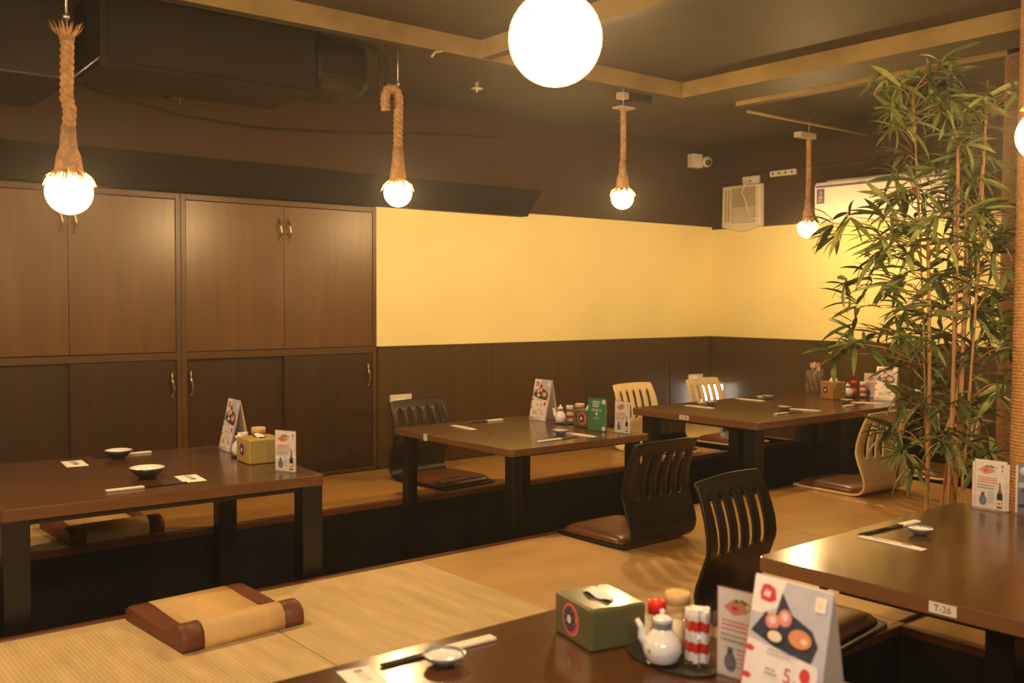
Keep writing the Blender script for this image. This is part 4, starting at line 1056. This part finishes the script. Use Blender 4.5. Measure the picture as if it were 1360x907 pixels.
# --- T3
packet('paper strip packet near the left end of the long table', 5.02, 4.235, R(-90), 0.24, 0.034)
dish('small dish at the far left place of the long table', 5.18, 4.27, 0.042, 0.024)
chopsticks('chopsticks in sleeve at the far left place of the long table', 5.16, 4.385, 0, 0.24, 0.10)
packet('paper strip packet at the far right place of the long table', 5.66, 4.32, R(-90), 0.24, 0.034)
dish('small dish at the far right place of the long table', 5.80, 4.27, 0.042, 0.026)
chopsticks('chopsticks in sleeve at the far right place of the long table', 5.83, 4.40, 0, 0.24, 0.10)
dish('small dish at the near left place of the long table', 5.31, 3.78, 0.046, 0.024)
chopsticks('chopsticks in sleeve at the near left place of the long table', 5.18, 3.655, R(180), 0.27, 0.12)
packet('paper strip packet at the near left place of the long table', 5.415, 3.71, R(-75), 0.22, 0.034)
packet('paper strip packet at the near right place of the long table', 6.12, 3.71, R(-60), 0.24, 0.034)
chopsticks('chopsticks in sleeve at the near right place of the long table', 5.92, 3.66, R(180), 0.25, 0.11)
dish('small dish at the near right place of the long table', 6.03, 3.79, 0.042, 0.024)
stand('tall clear acrylic holder with a photograph on the long table', 6.50, 4.36, Q, photo_print, w=0.15, h=0.24, cardmat=None, name='acrylic_holder')
tissue_box('brown gold tissue box on the long table', 6.20, 4.005, Q - R(14), 'boxbrown', peak=True, L=0.125, D=0.125, h=0.125)
pitcher('white soy sauce pitcher on the long table', 6.36, 3.99, R(-42), 1.15)
jar('red-capped bottle beside the long table pitcher', 6.44, 3.99, 'redcap', r=0.022, h=0.085, caph=0.03, fill='redcap', name='sauce_bottle', z=0.0055)
packet_cup('red and white packet cup on the long table', 6.455, 3.925, z=0.0055, r=0.028, h=0.115)
tray('black tray on the long table under the pitcher', 6.41, 3.965, 0.10, 0.085)
stand('small menu stand behind the long table tent card', 6.51, 3.885, Q, sake_print, w=0.13, h=0.175)
tent('tent card at the right end of the long table', 6.435, 3.725, Q + R(10))

# ------------------------------------------------------------------ rope-wrapped posts
def rope_post(label, x, y, r, z0, z1, pitch=0.0125, m='postrope'):
    t = thing('rope_wrapped_post', label, 'post', (x, y, 0))
    bm = bmesh.new(); n = int((z1 - z0) / pitch); prof = [(0, z0)]
    for k in range(n):
        z = z0 + k * pitch
        for q, dr in ((0.0, -0.0045), (0.25, -0.001), (0.5, 0.0), (0.75, -0.001)): prof.append((r + dr, z + q * pitch))
    prof.append((r - 0.004, z0 + n * pitch)); prof.append((0, z0 + n * pitch))
    lathe(bm, prof, 28); finish(bm, 'rope_winding', M[m], t)
    bm = bmesh.new(); lathe(bm, [(0, 0.0), (r * 0.92, 0.0), (r * 0.92, 2.389), (0, 2.389)], 20); finish(bm, 'post_core', M['black'], t)
    return t
rope_post('thick rope-wrapped post at the right edge of the picture', 3.845, 1.60, 0.105, 0.0, 2.30)
rope_post('rope-wrapped post behind the bamboo, leaf shade in its colour, left of the nearer post', 4.96, 2.155, 0.115, 0.0, 2.30, m='postshade')

# ------------------------------------------------------------------ artificial bamboo
rb = random.Random(21)
fwd = Vector((math.sin(yaw), math.cos(yaw), 0)); rgt = Vector((math.cos(yaw), -math.sin(yaw), 0))
PX, PY = 3.86, 2.02         # foot of the plant
pl = thing('bamboo_plant', 'tall artificial bamboo with tan canes and long green leaves by the rope post', 'plant', (PX, PY, 0))
bm = bmesh.new(); lathe(bm, [(0, 0.0), (0.10, 0.0), (0.13, 0.16), (0.135, 0.17), (0.12, 0.17), (0.115, 0.15), (0, 0.15)], 28); pot = finish(bm, 'pot', M['pot'], pl)
bm = bmesh.new(); lathe(bm, [(0, 0.158), (0.112, 0.156)], 24); finish(bm, 'soil', M['soil'], pot)
# u = metres to the right of the foot as seen from the entrance, v = depth, z = height
def P3(u, v, z): q = rgt * u + fwd * v; return Vector((q.x, q.y, z))
canes = [((-0.030, 0.00), (-0.048, 0.0), 1.36, 0.0095), ((0.045, -0.02), (0.045, -0.03), 1.52, 0.008), ((0.066, 0.02), (0.075, 0.02), 1.72, 0.009),
         ((0.10, 0.05), (0.135, 0.06), 1.50, 0.011), ((0.0, 0.05), (-0.10, 0.05), 1.95, 0.005), ((0.08, -0.05), (0.16, -0.04), 1.98, 0.006), ((0.05, 0.07), (0.22, 0.1), 1.75, 0.006)]
cane_pts = []
for (u0, v0), (u1, v1), zt, r in canes:
    bm = bmesh.new(); n = 26; pts = []; rad = []
    for i in range(n + 1):
        s = i / n; pts.append(P3(u0 + (u1 - u0) * s + 0.012 * math.sin(3 * s), v0 + (v1 - v0) * s, 0.14 + (zt - 0.14) * s)); rad.append(r * (1 - 0.35 * s) * (1.12 if i % 4 == 0 else 1.0))
    tube(bm, pts, rad, 10); finish(bm, 'cane', M['cane'], pl); cane_pts += pts
# leaf meshes: folded, arching blades
def leaf_mesh(name, m, L, W, droop):
    vs = []; fs = []; n = 5
    for i in range(n + 1):
        s = i / n; w = W * (math.sin(math.pi * min(1, s * 0.92 + 0.08)) ** 0.8) * 0.5 if i < n else 0.0
        x = L * s * (1 - 0.12 * droop * s); z = -L * droop * s * s * 0.5
        vs += [(x, -w, z + w * 0.35), (x, 0, z), (x, w, z + w * 0.35)]
    for i in range(n):
        a = i * 3; fs += [(a, a + 3, a + 4, a + 1), (a + 1, a + 4, a + 5, a + 2)]
    me = bpy.data.meshes.new(name); me.from_pydata(vs, [], fs); me.materials.append(M[m])
    for p in me.polygons: p.use_smooth = True
    return me
LM = []
for m in ('leaf1', 'leaf1', 'leaf2', 'leaf2', 'leaf3'):
    for dr in (0.25, 0.7): LM.append(leaf_mesh('leaf', m, 1.0, 0.14, dr))
# crown clusters: (u, z) centres around which sprays of leaves stand, measured in metres on the plant
S = 4.29 / 1308.28
def uz(px, py): return ((px - 1262) * S, 1.1 + (392 - py) * S)
spots = [(1205,110),(1215,125),(1240,140),(1250,115),(1268,98),(1280,110),(1235,165),(1222,150),(1262,160),(1285,150),(1210,180),(1315,135),(1318,150),(1335,150),(1300,200),(1312,215),(1335,195),(1290,185),
 (1240,215),(1215,240),(1200,255),(1225,262),(1250,250),(1275,240),(1300,245),(1325,240),(1195,285),(1170,290),(1150,290),(1215,300),(1235,290),(1262,285),(1285,285),(1305,280),(1330,285),(1180,310),(1200,330),(1225,330),(1250,320),(1275,325),(1300,320),(1325,315),(1340,330),
 (1170,345),(1185,365),(1210,360),(1165,375),(1235,365),(1260,360),(1285,365),(1310,360),(1190,395),(1215,400),(1240,405),(1270,400),(1300,400),(1325,395),(1335,375),(1205,430),(1175,440),(1160,445),(1225,440),(1250,440),(1280,435),(1310,440),(1335,435),
 (1235,480),(1260,475),(1290,475),(1320,475),(1225,510),(1245,520),(1265,515),(1290,515),(1320,520),(1235,550),(1232,565),(1275,555),(1300,550),(1325,550),(1225,590),(1310,590),(1330,580),(1315,180),(1330,215),(1320,265),(1335,285),(1318,300),(1310,335),(1335,350),(1320,380),(1325,420),(1315,450),(1330,490),(1305,500),(1325,600),(1308,570),(1155,310),(1140,300),(1160,365),(1150,430),(1145,455),(1228,585)]
leaves = []; bmT = bmesh.new()
for (px, py) in spots:
    u, z = uz(px + rb.uniform(-6, 6), py + rb.uniform(-6, 6)); right = (px - 1262) / 85.0
    for rep in range(2 if (px > 1215 and rb.random() < 0.95) else 1):
        v = rb.uniform(-0.22, 0.22) if rep == 0 else rb.uniform(0.0, 0.35)
        c = P3(u + rb.uniform(-.02, .02), v, z)
        near = min(cane_pts, key=lambda q: (q - c).length + 0.5 * abs(q.z - (c.z - 0.08)))
        mid = near.lerp(c, 0.5) + Vector((0, 0, 0.02)); tube(bmT, [near, mid, c], [0.003, 0.0022, 0.0013], 5)
        outd = (c - near); outd.z *= 0.3; outd = outd.normalized() if outd.length > 1e-4 else rgt
        n = rb.choice((8, 9, 10))
        for k in range(n):
            az = math.atan2(outd.y, outd.x) + R(rb.uniform(-120, 120)); el = R(rb.uniform(-50, 42))
            L = rb.uniform(0.10, 0.185)
            tipq = c + Vector((math.cos(az), math.sin(az), 0)) * L * 0.9 + Vector((PX, PY, 0)); bad = False
            for qx, qy, qr in ((3.845, 1.60, 0.115), (4.96, 2.155, 0.125)):
                if min(math.hypot(tipq.x - qx, tipq.y - qy), math.hypot(c.x + PX - qx, c.y + PY - qy), math.hypot((tipq.x + c.x + PX) / 2 - qx, (tipq.y + c.y + PY) / 2 - qy)) < qr: bad = True
            if bad: continue
            leaves.append((c + Vector((0, 0, rb.uniform(-.02, .02))), az, el, rb.uniform(-.8, .8), L, rb.randrange(2, len(LM)) if z > 1.30 else rb.randrange(0, 8 + (rb.random() < 0.3))))  # upper leaves get brighter greens, light from above put into the colour
finish(bmT, 'twig', M['cane'], pl)['kind'] = 'stuff'
camp = Vector((0, 0, 1.1)) - Vector((PX, PY, 0))
leaves.sort(key=lambda q: (q[0] - camp).length - 3 * q[4])
bmS = bmesh.new()
mats_order = ['leaf1', 'leaf2', 'leaf3']
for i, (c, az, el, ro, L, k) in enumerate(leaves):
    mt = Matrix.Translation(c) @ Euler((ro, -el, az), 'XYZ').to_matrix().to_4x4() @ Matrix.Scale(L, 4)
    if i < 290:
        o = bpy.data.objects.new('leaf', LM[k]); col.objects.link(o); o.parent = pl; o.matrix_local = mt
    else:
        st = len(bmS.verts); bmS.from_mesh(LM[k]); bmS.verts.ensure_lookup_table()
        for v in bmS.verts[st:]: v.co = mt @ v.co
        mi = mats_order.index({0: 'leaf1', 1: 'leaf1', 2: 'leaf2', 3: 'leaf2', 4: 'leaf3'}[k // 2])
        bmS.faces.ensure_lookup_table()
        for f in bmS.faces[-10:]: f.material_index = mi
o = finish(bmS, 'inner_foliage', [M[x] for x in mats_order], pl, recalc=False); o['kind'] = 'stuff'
print('leaves', len(leaves))

# shared groups for repeated kinds
GROUPS = {'legless_chair': 'legless chairs around the low tables', 'low_table': 'low tables over the leg pits', 'floor_cushion': 'tan and brown floor cushions',
 'rope_pendant_lamp': 'rope pendant lamps', 'built_in_cabinet': 'built-in cabinets on the back wall', 'small_dish': 'small sauce dishes', 'dark_bowl': 'dark bowls on the left table',
 'chopsticks': 'chopsticks in paper sleeves', 'wet_towel_packet': 'paper strip packets', 'napkin': 'white napkin packets', 'tent_card': 'tent cards on the tables', 'menu_stand': 'small card stands on the tables',
 'tissue_box': 'tissue boxes with round emblem', 'soy_sauce_pitcher': 'white soy sauce pitchers', 'toothpick_cup': 'packet cups', 'condiment_tray': 'condiment trays', 'spice_jar': 'capped spice jars',
 'sauce_bottle': 'red-capped bottles', 'acrylic_holder': 'clear acrylic holders', 'rope_wrapped_post': 'rope-wrapped posts', 'wall_socket': 'white wall sockets'}
for o in scene.objects:
    if o.parent is None and 'label' in o:
        k = o.name.split('.')[0]
        if k in GROUPS: o['group'] = GROUPS[k]
